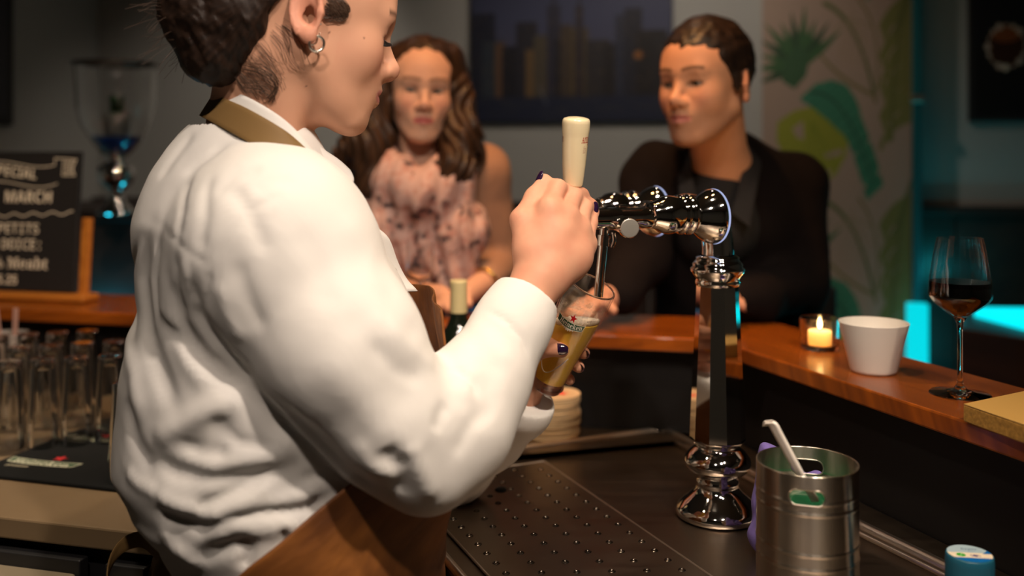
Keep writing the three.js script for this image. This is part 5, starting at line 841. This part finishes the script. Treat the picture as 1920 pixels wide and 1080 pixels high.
  // ----- hair: swept back into a low bun
  const strandN = (x, y, z) => { const a = Math.atan2(y - 0.02, z + 0.01) * 1.0; return 0.0016 * nz(a * 16, x * 90, Math.hypot(y, z) * 30) + 0.0008 * nz(a * 30, x * 260, 3); };
  const skull = ell(V(0, 0.043, -0.010), 0.0805, 0.094, 0.102);
  const capS = (x, y, z) => {                          // hairline: forehead, temples, around the ear, nape
    let d = skull(x, y, z);
    const line = y - (z > 0 ? 0.028 + 0.62 * Math.max(0, z - 0.018) + (Math.abs(x) < 0.05 ? 0.010 : 0) : 0.028 - 0.9 * Math.min(0.062, Math.max(0, -z - 0.030)) * 1.35);
    return smax(d, -line + 0.012 * nz(x * 40, y * 40, z * 40), 0.006) - strandN(x, y, z);
  };
  const bunC = [ [0, -0.022, -0.103, 0.050], [0.004, 0.022, -0.102, 0.055], [-0.008, -0.058, -0.085, 0.034], [-0.034, -0.010, -0.080, 0.036], [0.03, -0.02, -0.085, 0.036] ];
  const bun = join(0.03, ...bunC.map(([x, y, z, r]) => ball(V(x, y, z), r)));
  const curlN = (x, y, z) => 0.0030 * nz(x * 30 + 2 * nz(x * 12, y * 12, z * 12), (y - z) * 34, (y + z) * 90 + 4) + 0.0016 * nz(x * 90, (y - z) * 50, (y + z) * 230) + 0.006 * nz(x * 22, y * 22, z * 22);
  const hairS = (x, y, z) => smin(capS(x, y, z), bun(x, y, z) - curlN(x, y, z), 0.02);
  const hairW = H.wrap(hairS), hairG = net(hairW, V(-0.46, 1.42, -1.34), V(-0.12, 1.73, -0.98), 0.0026);
  const hairTone = (x, y, z) => { const q = H.l(x, y, z), a = Math.atan2(q[1] - 0.02, q[2] + 0.05), t = clamp(0.5 + 0.9 * nz(a * 26, q[0] * 130, Math.hypot(q[1], q[2]) * 25)); return [mix(0.009, 0.026, t), mix(0.0055, 0.014, t), mix(0.004, 0.009, t)]; };
  const hairMat = new THREE.MeshPhysicalMaterial({ vertexColors: true, roughness: 0.5, specularIntensity: 0.35 });
  mesh('hair', paint(hairG, hairTone), hairMat, person);
  // loose strands at the nape, round the ear and off the bun
  const loose = []; seed = 91;
  const strand = (pts, r) => loose.push(new THREE.TubeGeometry(new THREE.CatmullRomCurve3(pts), 14, r, 4));
  const onSkin = (x, y, z, o = 0.002) => { let p = V(x, y, z); for (let i = 0; i < 12; i++) { const d = headAll(p.x, p.y, p.z) - o, e = 0.002, g = V(headAll(p.x + e, p.y, p.z) - headAll(p.x - e, p.y, p.z), headAll(p.x, p.y + e, p.z) - headAll(p.x, p.y - e, p.z), headAll(p.x, p.y, p.z + e) - headAll(p.x, p.y, p.z - e)).normalize(); p.addScaledVector(g, -d * 0.9); } return p; };
  const skinAt = (px, py, o) => { const p = W(px, py, 1.07); return onSkin(p.x, p.y, p.z, o); };
  for (let i = 0; i < 80; i++) {                    // nape wisps from the hairline towards the collar and the jaw
    const t = rnd(), x0 = mix(432, 540, t) + rnd() * 14, y0 = mix(135, 20, t) + rnd() * 30, L = 20 + rnd() * 55, c = (rnd() - 0.3) * 30;
    strand([skinAt(x0, y0, 0.0015), skinAt(x0 + L * 0.35 + c * 0.2, y0 + L * 0.4, 0.0015 + 0.002 * rnd()), skinAt(x0 + L * 0.55 + c * 0.6, y0 + L * 0.75, 0.0015 + 0.003 * rnd()), skinAt(x0 + L * 0.6 + c, y0 + L, 0.001)], 0.00012 + rnd() * 0.00012);
  }
  for (let i = 0; i < 22; i++) {                     // the curl below the bun
    const a = rnd() * 26, b = rnd() * 26;
    strand([skinAt(448 + a, 112 + b, 0.003), skinAt(478 + a, 118 + b, 0.005), skinAt(505 + a * 0.6, 132 + b, 0.006), skinAt(517 + a * 0.3, 152 + b * 0.6, 0.005), skinAt(508 + a * 0.3, 172 + b * 0.5, 0.004), skinAt(492 + a, 184 + b * 0.4, 0.003)], 0.00022);
    strand([skinAt(430 + a, 130 + b, 0.003), skinAt(450 + a, 146 + b, 0.005), skinAt(478 + a, 150 + b, 0.004), skinAt(496 + a, 162 + b, 0.003)], 0.0002);
  }
  for (let i = 0; i < 130; i++) {                    // sideburn curls in front of the ear
    const x = 604 + rnd() * 40, y = -6 + rnd() * 22, c = rnd() * 9;
    strand([skinAt(x, y, 0.003), skinAt(x + 9, y + 6 + c * 0.5, 0.005), skinAt(x + 15, y + 12 + c, 0.004), skinAt(x + 7, y + 18 + c, 0.003), skinAt(x - 2, y + 14 + c, 0.002)], 0.00035);
  }
  for (let i = 0; i < 90; i++) {                     // flyaways off the bun
    const a = rnd() * 6.28, b = rnd() * 2 - 1, dir = V(b * 0.5, Math.sin(a), -Math.abs(Math.cos(a)) - 0.2).normalize(), p = V(0, -0.01, -0.100).addScaledVector(dir, 0.052), L = 0.014 + rnd() * 0.022, w = V(rnd() - 0.5, rnd() - 0.7, rnd() - 0.5).multiplyScalar(0.03);
    strand([H.p(p.x, p.y, p.z), H.p(p.x + dir.x * L * 0.5 + w.x * 0.3, p.y + dir.y * L * 0.5 + w.y * 0.3, p.z + dir.z * L * 0.5 + w.z * 0.3), H.p(p.x + dir.x * L + w.x, p.y + dir.y * L + w.y, p.z + dir.z * L + w.z)], 0.0002);
  }
  mesh('loose_hair', mergeGeometries(loose), mat(lin(0.065, 0.034, 0.019), 0.5), person).userData.kind = 'stuff';
  // lashes and earrings
  const lash = []; for (let i = 0; i < 14; i++) { const x = -0.031 + (i / 13 - 0.5) * 0.024, z = 0.087 - 0.0035 * ((i / 6.5 - 1) ** 2); lash.push(tube([H.p(x, 0.004, z), H.p(x * 1.03, 0.0015, z + 0.005), H.p(x * 1.05, 0.0015, z + 0.0095)], 0.0004, 6, 4)); lash.push(tube([H.p(-x, 0.004, z), H.p(-x * 1.03, 0.0015, z + 0.005), H.p(-x * 1.05, 0.0015, z + 0.0095)], 0.0004, 6, 4)); }
  mesh('eyelashes', mergeGeometries(lash), M.black, person);
  const ringAt = (px, py, d, r, tr) => { const g = new THREE.TorusGeometry(r, tr, 10, 36); g.rotateY(0.55); g.rotateX(0.2); const p = W(px, py, d); g.translate(p.x, p.y, p.z); return g; };
  const silver = mat(lin(0.82, 0.78, 0.70), 0.28, { metalness: 1 });
  mesh('earring', ringAt(594, 82, 1.048, 0.0085, 0.0016), silver, person); mesh('earring', ringAt(586, 74, 1.052, 0.0055, 0.0012), silver, person);
  for (const [x, y] of [[601, 45], [599, 63]]) { const g = new THREE.SphereGeometry(0.0012, 10, 8), p = skinAt(x, y, 0.0); g.translate(p.x, p.y, p.z); mesh('ear_stud', g, silver, person); }
  // ----- apron
  const leatherMap = dataTex(512, (u, v) => { const n = 0.5 + fbm(u * 7, v * 7, 2, 5) * 1.3, s = Math.max(0, fbm(u * 60, v * 9, 7, 3)) * 0.7, t = clamp(n + s * 0.5); return [mix(0.36, 0.60, t), mix(0.20, 0.37, t), mix(0.07, 0.15, t)]; }, { srgb: true });
  const leather = mat(lin(1, 1, 1), 0.62, { map: leatherMap, bumpMap: dataTex(256, (u, v) => { const t = 0.5 + fbm(u * 22, v * 22, 4, 4); return [t, t, t]; }), bumpScale: 0.0008, side: THREE.DoubleSide });
  const YP = (py, d = 1.15) => EYE - (py - HY) / F * d, yTop = YP(528, 1.28), yBot = 0.42;
  const PH = [[1.12, 0.82], [1.085, 1.05], [1.054, 1.40], [1.009, 1.78], [0.957, 2.22], [0.90, 2.4], [0, 2.4]];
  const phi0 = (y) => { if (y >= PH[0][0]) return PH[0][1]; for (let i = 1; i < PH.length; i++) if (y >= PH[i][0]) return mix(PH[i - 1][1], PH[i][1], (PH[i - 1][0] - y) / (PH[i - 1][0] - PH[i][0])); return 2.4; };
  const ap = (u, v) => {
    const y0 = mix(yTop, yBot, v), ph = (u - 0.5) * 2 * phi0(y0), q = row(y0), up = smooth(1.10, 1.24, y0), off = 0.012 + 0.028 * smooth(0.6, 0, Math.abs(ph)) * smooth(0.95, 1.1, y0);
    let a = q[2] + 0.015 + 0.006 * smooth(0.97, 0.85, y0), b = q[3] + off; if (y0 < 0.92) b = mix(b, rows[8][3] + 0.010, 1) + 0.012 * Math.sin(ph * 5 + 1) * smooth(0.9, 0.6, y0);
    const flat = smooth(0.9, 1.05, y0) * smooth(1.25, 0.75, Math.abs(ph)), cosP = Math.cos(ph), sinP = Math.sin(ph), fr = mix(cosP, Math.max(cosP, 0.86 + 0.14 * cosP), flat);
    const wob = 0.0025 * nz(ph * 4, y0 * 14, 2), r = a * sinP, f = (b + wob) * fr;
    return V(q[1] + r * RX + f * FX, y0 - 0.012 * up * Math.abs(Math.sin(ph)), -TD + r * RZ_ + f * FZ);
  };
  const mid = ap(0.5, 0.5), outw = (() => { const e = 1e-3, a = ap(0.5 + e, 0.5).sub(ap(0.5 - e, 0.5)), b = ap(0.5, 0.5 + e).sub(ap(0.5, 0.5 - e)); return a.cross(b).dot(V(FX, 0, FZ)) > 0; })();
  const apron = mesh('apron', sheet(ap, 90, 110, 0.0025, !outw), leather, person);
  apron.geometry.attributes.uv.array.forEach((v, i, a) => { a[i] = i % 2 ? v * 1.6 : v * 1.3; });
  const strapM = mat(lin(0.20, 0.115, 0.035), 0.7);
  mesh('neck_strap', sheet(between(0.28, 1.06, 0.0, 0.86, 0.0030 * sgn), 60, 6, 0.002, sgn < 0), strapM, apron);
  const sp = poly([[640, 372, 1.05], [690, 430, 1.06], [735, 492, 1.12], [762, 540, 1.175]]);
  // waist ties with the bow at the back
  const rib = (pts, w, name) => { const c = poly(pts), ww = V(0.1, 1, 0.12).normalize(); mesh(name, sheet((u, v) => c.getPointAt(u).addScaledVector(ww, (v - 0.5) * w), 40, 3, 0.0018), strapM, apron); };
  rib([[330, 1062, 1.06], [300, 1040, 1.10], [262, 1012, 1.13], [228, 1025, 1.13], [206, 1062, 1.12], [206, 1120, 1.11], [250, 1150, 1.10], [310, 1110, 1.09]], 0.020, 'tie_loop');
  rib([[326, 1075, 1.07], [300, 1050, 1.12], [285, 1060, 1.15], [280, 1110, 1.15], [310, 1120, 1.12]], 0.018, 'tie_loop');
  rib([[470, 1100, 0.985], [400, 1090, 1.01], [345, 1078, 1.06], [318, 1068, 1.11], [320, 1060, 1.17]], 0.022, 'waist_tie');
  mesh('knot', net(join(0.01, ball(W(318, 1062, 1.10), 0.016), ball(W(308, 1080, 1.10), 0.014)), V(-0.48, 0.85, -1.17), V(-0.36, 0.98, -1.03), 0.004), strapM, apron);
  // ----- trousers and shoes (below the picture, so that the figure stands on the floor)
  const hip = row(0.86), C = V(hip[1], 0.86, -TD), legR = V(C.x + 0.09 * RX, 0.86, C.z + 0.09 * RZ_), legL = V(C.x - 0.09 * RX, 0.86, C.z - 0.09 * RZ_);
  const leg = (a) => chain(0.03, [a, V(a.x + 0.01, 0.48, a.z), V(a.x - 0.01, 0.09, a.z)], [0.092, 0.062, 0.048]);
  const tr = join(0.04, leg(legR), leg(legL), (x, y, z) => Math.max(torso(x, y, z) + 0.012, y - 0.93, 0.78 - y));
  mesh('trousers', net((x, y, z) => Math.max(tr(x, y, z), 0.05 - y), V(-0.55, 0.03, -1.45), V(0.0, 0.96, -0.85), 0.011), mat(lin(0.012, 0.012, 0.014), 0.8), person);
  const shoe = (a) => { const p = V(a.x - 0.01, 0.035, a.z); return (x, y, z) => Math.max(join(0.02, cone(p.clone().addScaledVector(V(FX, 0, FZ), -0.05), p.clone().addScaledVector(V(FX, 0, FZ), 0.13), 0.038, 0.036), cone(p, p.clone().add(V(0, 0.06, 0)), 0.045, 0.042))(x, y, z), -y + 0.001); };
  for (const a of [legR, legL]) mesh('shoe', net(shoe(a), V(a.x - 0.16, -0.01, a.z - 0.16), V(a.x + 0.22, 0.16, a.z + 0.14), 0.007), M.black, person);
}
// ---------------------------------------------------------------- the two guests beyond the bar
const guestHand = (wrist, mid, tips, r = 0.0095) => { // relaxed hand: wrist -> knuckles -> fingertips
  const fs = [cone(wrist, mid, 0.026, 0.024)]; for (const t of tips) { const k = mid.clone().lerp(t, 0.2), q = mid.clone().lerp(t, 0.62).add(V(0, 0.006, 0)); fs.push(chain(0.004, [k, q, t], [r * 1.2, r, r * 0.8])); } return join(0.008, ...fs);
};
const spread = (mid, dir, side, L) => [-1.25, -0.42, 0.42, 1.25].map((s, i) => mid.clone().addScaledVector(dir, L * [0.86, 1, 0.97, 0.80][i]).addScaledVector(side, s * 0.017).add(V(0, -0.010, 0))).concat([mid.clone().addScaledVector(dir, L * 0.35).addScaledVector(side, 0.05).add(V(0, -0.008, 0))]);
function hairPaint(g, c0, c1, f = 60) { return paint(g, (x, y, z) => { const t = clamp(0.5 + 0.8 * nz(x * f, y * f * 0.22, z * f)); return [mix(c0[0], c1[0], t), mix(c0[1], c1[1], t), mix(c0[2], c1[2], t)]; }); }
const hairM = new THREE.MeshPhysicalMaterial({ vertexColors: true, roughness: 0.45, specularIntensity: 0.5 });
{
  const person = thing('person', 'person with long wavy brown hair and floral scarf seated at the bar', 'person');
  const H = new Head(W(789, 178, 2.1), -1.385, 0.075, -0.04, 0.965);
  const k = { skin: [0.56, 0.33, 0.235], blush: [0.55, 0.23, 0.165], lip: [0.42, 0.11, 0.10], brow: [0.07, 0.035, 0.02], browAmt: 0.9 };
  const hw = H.wrap(headSDF({ slit: 0.0058 })), neck = join(0.03, cone(H.p(0, -0.04, -0.02), W(782, 300, 2.14), 0.049, 0.050), cone(W(782, 300, 2.14), W(782, 345, 2.18), 0.05, 0.08));
  const hg = net((x, y, z) => smin(hw(x, y, z), neck(x, y, z), 0.02), V(-0.36, 1.34, -2.32), V(-0.06, 1.72, -1.92), 0.0032); paint(hg, (x, y, z) => facePaint(...H.l(x, y, z), k));
  const SR = W(905, 322, 2.19), SL = W(688, 335, 2.19), aR = [SR, W(936, 500, 2.235), W(912, 527, 2.05)], aL = [SL, W(660, 500, 2.22), W(750, 545, 2.02)];
  const sweater = (x, y, z) => {
    let d = join(0.07, cone(SL, SR, 0.060, 0.060), ell(W(797, 430, 2.2), 0.155, 0.17, 0.10), ell(W(797, 600, 2.22), 0.145, 0.2, 0.11), cone(W(797, 310, 2.17), W(797, 400, 2.2), 0.06, 0.1))(x, y, z);
    d = smin(d, chain(0.02, aR, [0.060, 0.050, 0.034])(x, y, z), 0.03); d = smin(d, chain(0.02, aL, [0.060, 0.050, 0.034])(x, y, z), 0.03);
    return Math.max(d - 0.004 * fbm(x * 18, y * 18, z * 18, 3), 0.76 - y);
  };
  mesh('sweater', net(sweater, V(-0.48, 0.74, -2.42), V(0.12, 1.44, -1.94), 0.0085), mat(lin(0.30, 0.165, 0.105), 0.9), person);
  const mR = W(872, 553, 1.955), mL = W(826, 556, 1.955);
  const hands = net(join(0.006, guestHand(aR[2], mR, spread(mR, V(-0.75, -0.1, 0.65).normalize(), V(0.6, 0, 0.8), 0.072)), guestHand(aL[2], mL, spread(mL, V(0.6, -0.1, 0.8).normalize(), V(0.8, 0, -0.6), 0.072))), V(-0.32, 1.05, -2.12), V(0.02, 1.20, -1.82), 0.0035); paint(hands, () => [0.55, 0.30, 0.20]);
  const inner = net((x, y, z) => sweater(x, y, z) + 0.02, V(-0.48, 0.78, -2.42), V(0.12, 1.44, -1.94), 0.02); paint(inner, () => k.skin);
  mesh('body', mergeGeometries([hg, hands, inner]), skinMat, person);
  eyes(person, H, [0.06, 0.05, 0.035], { down: 0.0035, gx: -0.4 });
  const lh = (a) => a.map(([x, y, d]) => W(x, y, d));
  const lock = (pts, rs) => chain(0.03, lh(pts), rs);
  const skull = H.wrap((x, y, z) => { const d = ell(V(0, 0.046, -0.014), 0.085, 0.095, 0.104)(x, y, z), part = Math.abs(x) * 0.55; return smax(d, -(y - 0.040 - 0.35 * (z - 0.05) + part * (z > 0.02 ? 1 : 0) + (z < 0.02 ? 0.12 : 0)), 0.02); });
  const hair = (x, y, z) => {
    let d = skull(x, y, z); for (const q of locks) d = smin(d, q(x, y, z), 0.035);
    return d - mix(0.0010, 0.0038, smooth(1.60, 1.50, y)) * Math.sin(x * 260 + 5 * Math.sin(y * 30) + 5 * nz(x * 14, y * 9, z * 14)) - mix(0.0020, 0.005, smooth(1.62, 1.52, y)) * nz(x * 40, y * 18, z * 40);
  };
  const locks = [lock([[842, 110, 2.12], [858, 180, 2.09], [866, 250, 2.07], [852, 315, 2.03], [832, 345, 2.01]], [0.035, 0.032, 0.040, 0.038, 0.016]), lock([[735, 120, 2.12], [716, 190, 2.09], [698, 270, 2.07], [690, 350, 2.05]], [0.035, 0.033, 0.046, 0.030]), lock([[860, 210, 2.15], [878, 290, 2.12], [866, 335, 2.08]], [0.045, 0.034, 0.02]), lock([[790, 150, 2.22], [790, 300, 2.25]], [0.085, 0.08]), lock([[700, 200, 2.14], [665, 290, 2.12], [660, 350, 2.1]], [0.04, 0.042, 0.025])];
  mesh('hair', hairPaint(net(hair, V(-0.42, 1.30, -2.38), V(-0.05, 1.74, -1.94), 0.0045), [0.012, 0.006, 0.0035], [0.048, 0.023, 0.011]), hairM, person);
  const scarf0 = join(0.03, chain(0.03, lh([[722, 300, 2.10], [745, 335, 2.04], [790, 362, 2.015], [838, 340, 2.04], [858, 300, 2.10]]), [0.040, 0.046, 0.046, 0.044, 0.036]), chain(0.03, lh([[735, 340, 2.06], [712, 430, 2.06], [722, 545, 2.07]]), [0.05, 0.058, 0.05]), chain(0.03, lh([[845, 340, 2.06], [862, 430, 2.06], [858, 535, 2.07]]), [0.046, 0.056, 0.05]), chain(0.03, lh([[788, 380, 2.04], [790, 470, 2.07], [790, 550, 2.08]]), [0.045, 0.055, 0.05]));
  const scarf = (x, y, z) => scarf0(x, y, z) - 0.0055 * Math.sin(x * 130 + 2.5 * Math.sin(y * 16) + 3 * nz(x * 10, y * 8, z * 10)) - 0.003 * nz(x * 40, y * 25, z * 40);
  const sc = net(scarf, V(-0.38, 1.10, -2.2), V(0.0, 1.46, -1.93), 0.0045);
  paint(sc, (x, y, z) => { const n = fbm(x * 22, y * 22, z * 22 + 4, 4), m = nz(x * 38 + 9, y * 38, z * 30), t = smooth(0.05, 0.12, n) * smooth(-0.25, 0.1, m), s = smooth(0.12, 0.2, nz(x * 60, y * 60, z * 50 + 3)) * 0.5; const c = [mix(0.44, 0.035, t), mix(0.285, 0.022, t), mix(0.25, 0.028, t)]; return c.map((v, i) => mix(v, [0.34, 0.14, 0.11][i], s)); });
  mesh('scarf', sc, new THREE.MeshPhysicalMaterial({ vertexColors: true, roughness: 0.9 }), person);
  const br = new THREE.TorusGeometry(0.032, 0.004, 10, 40); const wdir = mR.clone().sub(aR[2]).normalize(); br.applyQuaternion(new THREE.Quaternion().setFromUnitVectors(V(0, 0, 1), wdir)); const bp = aR[2].clone().lerp(mR, 0.15); br.translate(bp.x, bp.y, bp.z);
  mesh('bracelet', br, mat(lin(0.55, 0.34, 0.10), 0.2, { metalness: 1 }), person);
  const hp = W(797, 640, 2.24); hp.y = 0.80;
  const tr = join(0.04, ...[-0.09, 0.09].map((s) => { const a = hp.clone().add(V(s, 0, 0)), kn = a.clone().add(V(s * 0.2 - 0.02, -0.02, 0.02)).add(V(0.05, 0, -0.0)); return chain(0.03, [a, V(a.x + s * 0.6, 0.76, a.z - 0.02), V(a.x + s * 0.6, 0.36, a.z + 0.0)], [0.095, 0.075, 0.05]); }), ell(hp, 0.16, 0.11, 0.12));
  mesh('trousers', net(tr, V(-0.55, 0.28, -2.45), V(0.14, 0.95, -2.05), 0.014), mat(lin(0.02, 0.025, 0.05), 0.85), person);
}
{
  const person = thing('person', 'person with short dark hair in a black jacket leaning on the bar', 'person');
  const H = new Head(W(1325, 165.5, 1.85), -2.341, 0.062, 0, 1.024);
  const k = { skin: [0.55, 0.275, 0.16], blush: [0.50, 0.20, 0.13], lip: [0.44, 0.15, 0.12], brow: [0.035, 0.02, 0.012], stubble: [0.22, 0.12, 0.08], browAmt: 0.95, slitDown: 0.002 };
  const hw = H.wrap(headSDF({ slit: 0.0046, slitDown: 0.002, jaw: 1.08, open: 0.0030 })), N0 = W(1352, 315, 1.97);
  const neck = join(0.03, cone(H.p(0, -0.035, -0.02), N0, 0.058, 0.058), cone(N0, W(1355, 360, 2.02), 0.058, 0.09));
  const hg = net((x, y, z) => smin(hw(x, y, z), neck(x, y, z), 0.02), V(0.24, 1.30, -2.08), V(0.58, 1.74, -1.66), 0.0032); paint(hg, (x, y, z) => facePaint(...H.l(x, y, z), k));
  const SL = W(1234, 335, 2.0), SR = W(1482, 352, 2.12), aR = [SR, W(1500, 535, 2.02), W(1420, 556, 1.86), W(1385, 560, 1.83)], aL = [SL, W(1200, 490, 1.95), W(1160, 553, 1.83)];
  const jk = (x, y, z) => {
    let d = join(0.07, cone(SL, SR, 0.072, 0.078), ell(W(1362, 440, 2.08), 0.185, 0.19, 0.125), ell(W(1365, 620, 2.12), 0.17, 0.22, 0.13), cone(W(1352, 305, 2.03), W(1358, 400, 2.08), 0.075, 0.12))(x, y, z);
    d = smin(d, chain(0.03, aR, [0.078, 0.060, 0.046, 0.042])(x, y, z), 0.03); d = smin(d, chain(0.03, aL, [0.074, 0.056, 0.042])(x, y, z), 0.03);
    const vn = Math.hypot((x - (N0.x - 0.035)) * 1.0, (y - (N0.y + 0.03)) * 0.55, (z - (N0.z + 0.11)) * 0.6) - 0.060;      // open neck
    return Math.max(smax(d - 0.005 * fbm(x * 13, y * 13, z * 13, 3) - 0.003 * Math.sin(x * 50 + y * 30), -vn, 0.01), 0.77 - y);
  };
  mesh('jacket', net(jk, V(0.15, 0.75, -2.36), V(0.80, 1.47, -1.74), 0.0085), mat(lin(0.0055, 0.0032, 0.0032), 0.9, { specularIntensity: 0.3 }), person);
  const tee = join(0.04, cone(N0.clone().add(V(-0.01, -0.035, 0.0)), W(1340, 420, 2.0), 0.066, 0.10));
  mesh('t_shirt', net(tee, V(0.28, 1.18, -2.12), V(0.60, 1.42, -1.84), 0.007), mat(lin(0.009, 0.008, 0.009), 0.9), person);
  const col = (s) => sheet((u, v) => { const a = [N0.clone().add(V(0.05, 0.055, -0.05)), N0.clone().add(V(s * 0.058 + 0.0, 0.042, 0.0)), N0.clone().add(V(s * 0.052 - 0.02, -0.005, 0.055)), N0.clone().add(V(s * 0.03 - 0.03, -0.09, 0.085))], c = new THREE.CatmullRomCurve3(a).getPointAt(u); return c.add(V(s * 0.030 * v * (0.6 + 0.6 * u), -0.028 * v, 0.012 * v - 0.012 * v * (1 - u))); }, 24, 6, 0.003);
  mesh('lapel', col(1), mat(lin(0.0065, 0.004, 0.004), 0.8, { side: THREE.DoubleSide }), person); mesh('lapel', col(-1), mat(lin(0.0065, 0.004, 0.004), 0.8, { side: THREE.DoubleSide }), person);
  const mR = W(1358, 566, 1.795), mL = W(1122, 563, 1.785);
  const hands = net(join(0.006, guestHand(aR[3], mR, spread(mR, V(-0.25, -0.05, 0.95).normalize(), V(0.95, 0, 0.25), 0.075), 0.0105), guestHand(aL[2], mL, spread(mL, V(-0.6, -0.1, 0.8).normalize(), V(0.8, 0, 0.6), 0.08), 0.0105)), V(0.08, 1.05, -1.95), V(0.44, 1.20, -1.66), 0.0038); paint(hands, () => [0.55, 0.27, 0.17]);
  const inner = net((x, y, z) => jk(x, y, z) + 0.02, V(0.15, 0.78, -2.36), V(0.80, 1.42, -1.76), 0.02); paint(inner, () => k.skin);
  mesh('body', mergeGeometries([hg, hands, inner]), skinMat, person);
  eyes(person, H, [0.05, 0.035, 0.02], { down: 0.003, gx: -0.5 });
  const capS = H.wrap((x, y, z) => {
    const d = ell(V(0, 0.047, -0.010), 0.083, 0.096, 0.106)(x, y, z) - 0.003 * nz(x * 70, y * 70, z * 35);
    const line = z > 0.02 ? y - 0.054 + 0.045 * smooth(0.05, 0.075, Math.abs(x)) : y + 0.004 - 0.055 * smooth(0.02, -0.005, z) * 0 + (z < -0.035 ? 0.045 : 0) - (z >= -0.035 && z < 0.004 ? 0.030 : 0);
    return smax(d, -line, 0.008);
  });
  const side = H.wrap(join(0.01, ell(V(0.076, 0.010, 0.013), 0.006, 0.022, 0.010), ell(V(-0.076, 0.010, 0.013), 0.006, 0.022, 0.010)));
  mesh('hair', hairPaint(net((x, y, z) => smin(capS(x, y, z), side(x, y, z), 0.01), V(0.22, 1.40, -2.06), V(0.58, 1.76, -1.66), 0.004), [0.008, 0.005, 0.004], [0.026, 0.014, 0.009], 90), hairM, person);
  const hp = W(1365, 640, 2.14); hp.y = 0.80;
  const tr = join(0.04, ...[-0.1, 0.1].map((s) => { const a = hp.clone().add(V(s, 0, 0)); return chain(0.03, [a, V(a.x + s * 0.6, 0.74, a.z - 0.02), V(a.x + s * 0.6, 0.36, a.z)], [0.10, 0.08, 0.055]); }), ell(hp, 0.18, 0.12, 0.13));
  mesh('trousers', net(tr, V(0.15, 0.26, -2.4), V(0.85, 0.96, -1.94), 0.015), mat(lin(0.012, 0.014, 0.02), 0.85), person);
}
// bar stools
for (const [x, z, lab, bh] of [[-0.21, -2.27, 'black bar stool under the woman with the floral scarf', 1.0], [0.50, -2.17, 'black bar stool with low backrest under the man in black', 1.09]]) {
  const t = thing('bar_stool', lab, 'stool', [x, 0, z], RA, 'bar stools');
  mesh('seat', new RoundedBoxGeometry(0.40, 0.05, 0.38, 3, 0.02).translate(0, 0.665, 0), M.black, t);
  for (const sx of [-1, 1]) for (const sz of [-1, 1]) mesh('leg', tube([[sx * 0.15, 0.64, sz * 0.14], [sx * 0.18, 0.3, sz * 0.17], [sx * 0.20, 0.0, sz * 0.19]], 0.014, 8, 10), M.black, t);
  mesh('footrest', tube([[-0.18, 0.25, 0.175], [0.18, 0.25, 0.175], [0.18, 0.25, -0.175], [-0.18, 0.25, -0.175]], 0.009, 40, 8, true), M.steelRim, t);
  mesh('backrest', new RoundedBoxGeometry(0.40, bh - 0.72, 0.03, 3, 0.012).translate(x > 0 ? 0.06 : 0, (bh + 0.72) / 2, -0.19), M.black, t);
}
renderer.render(scene, camera);
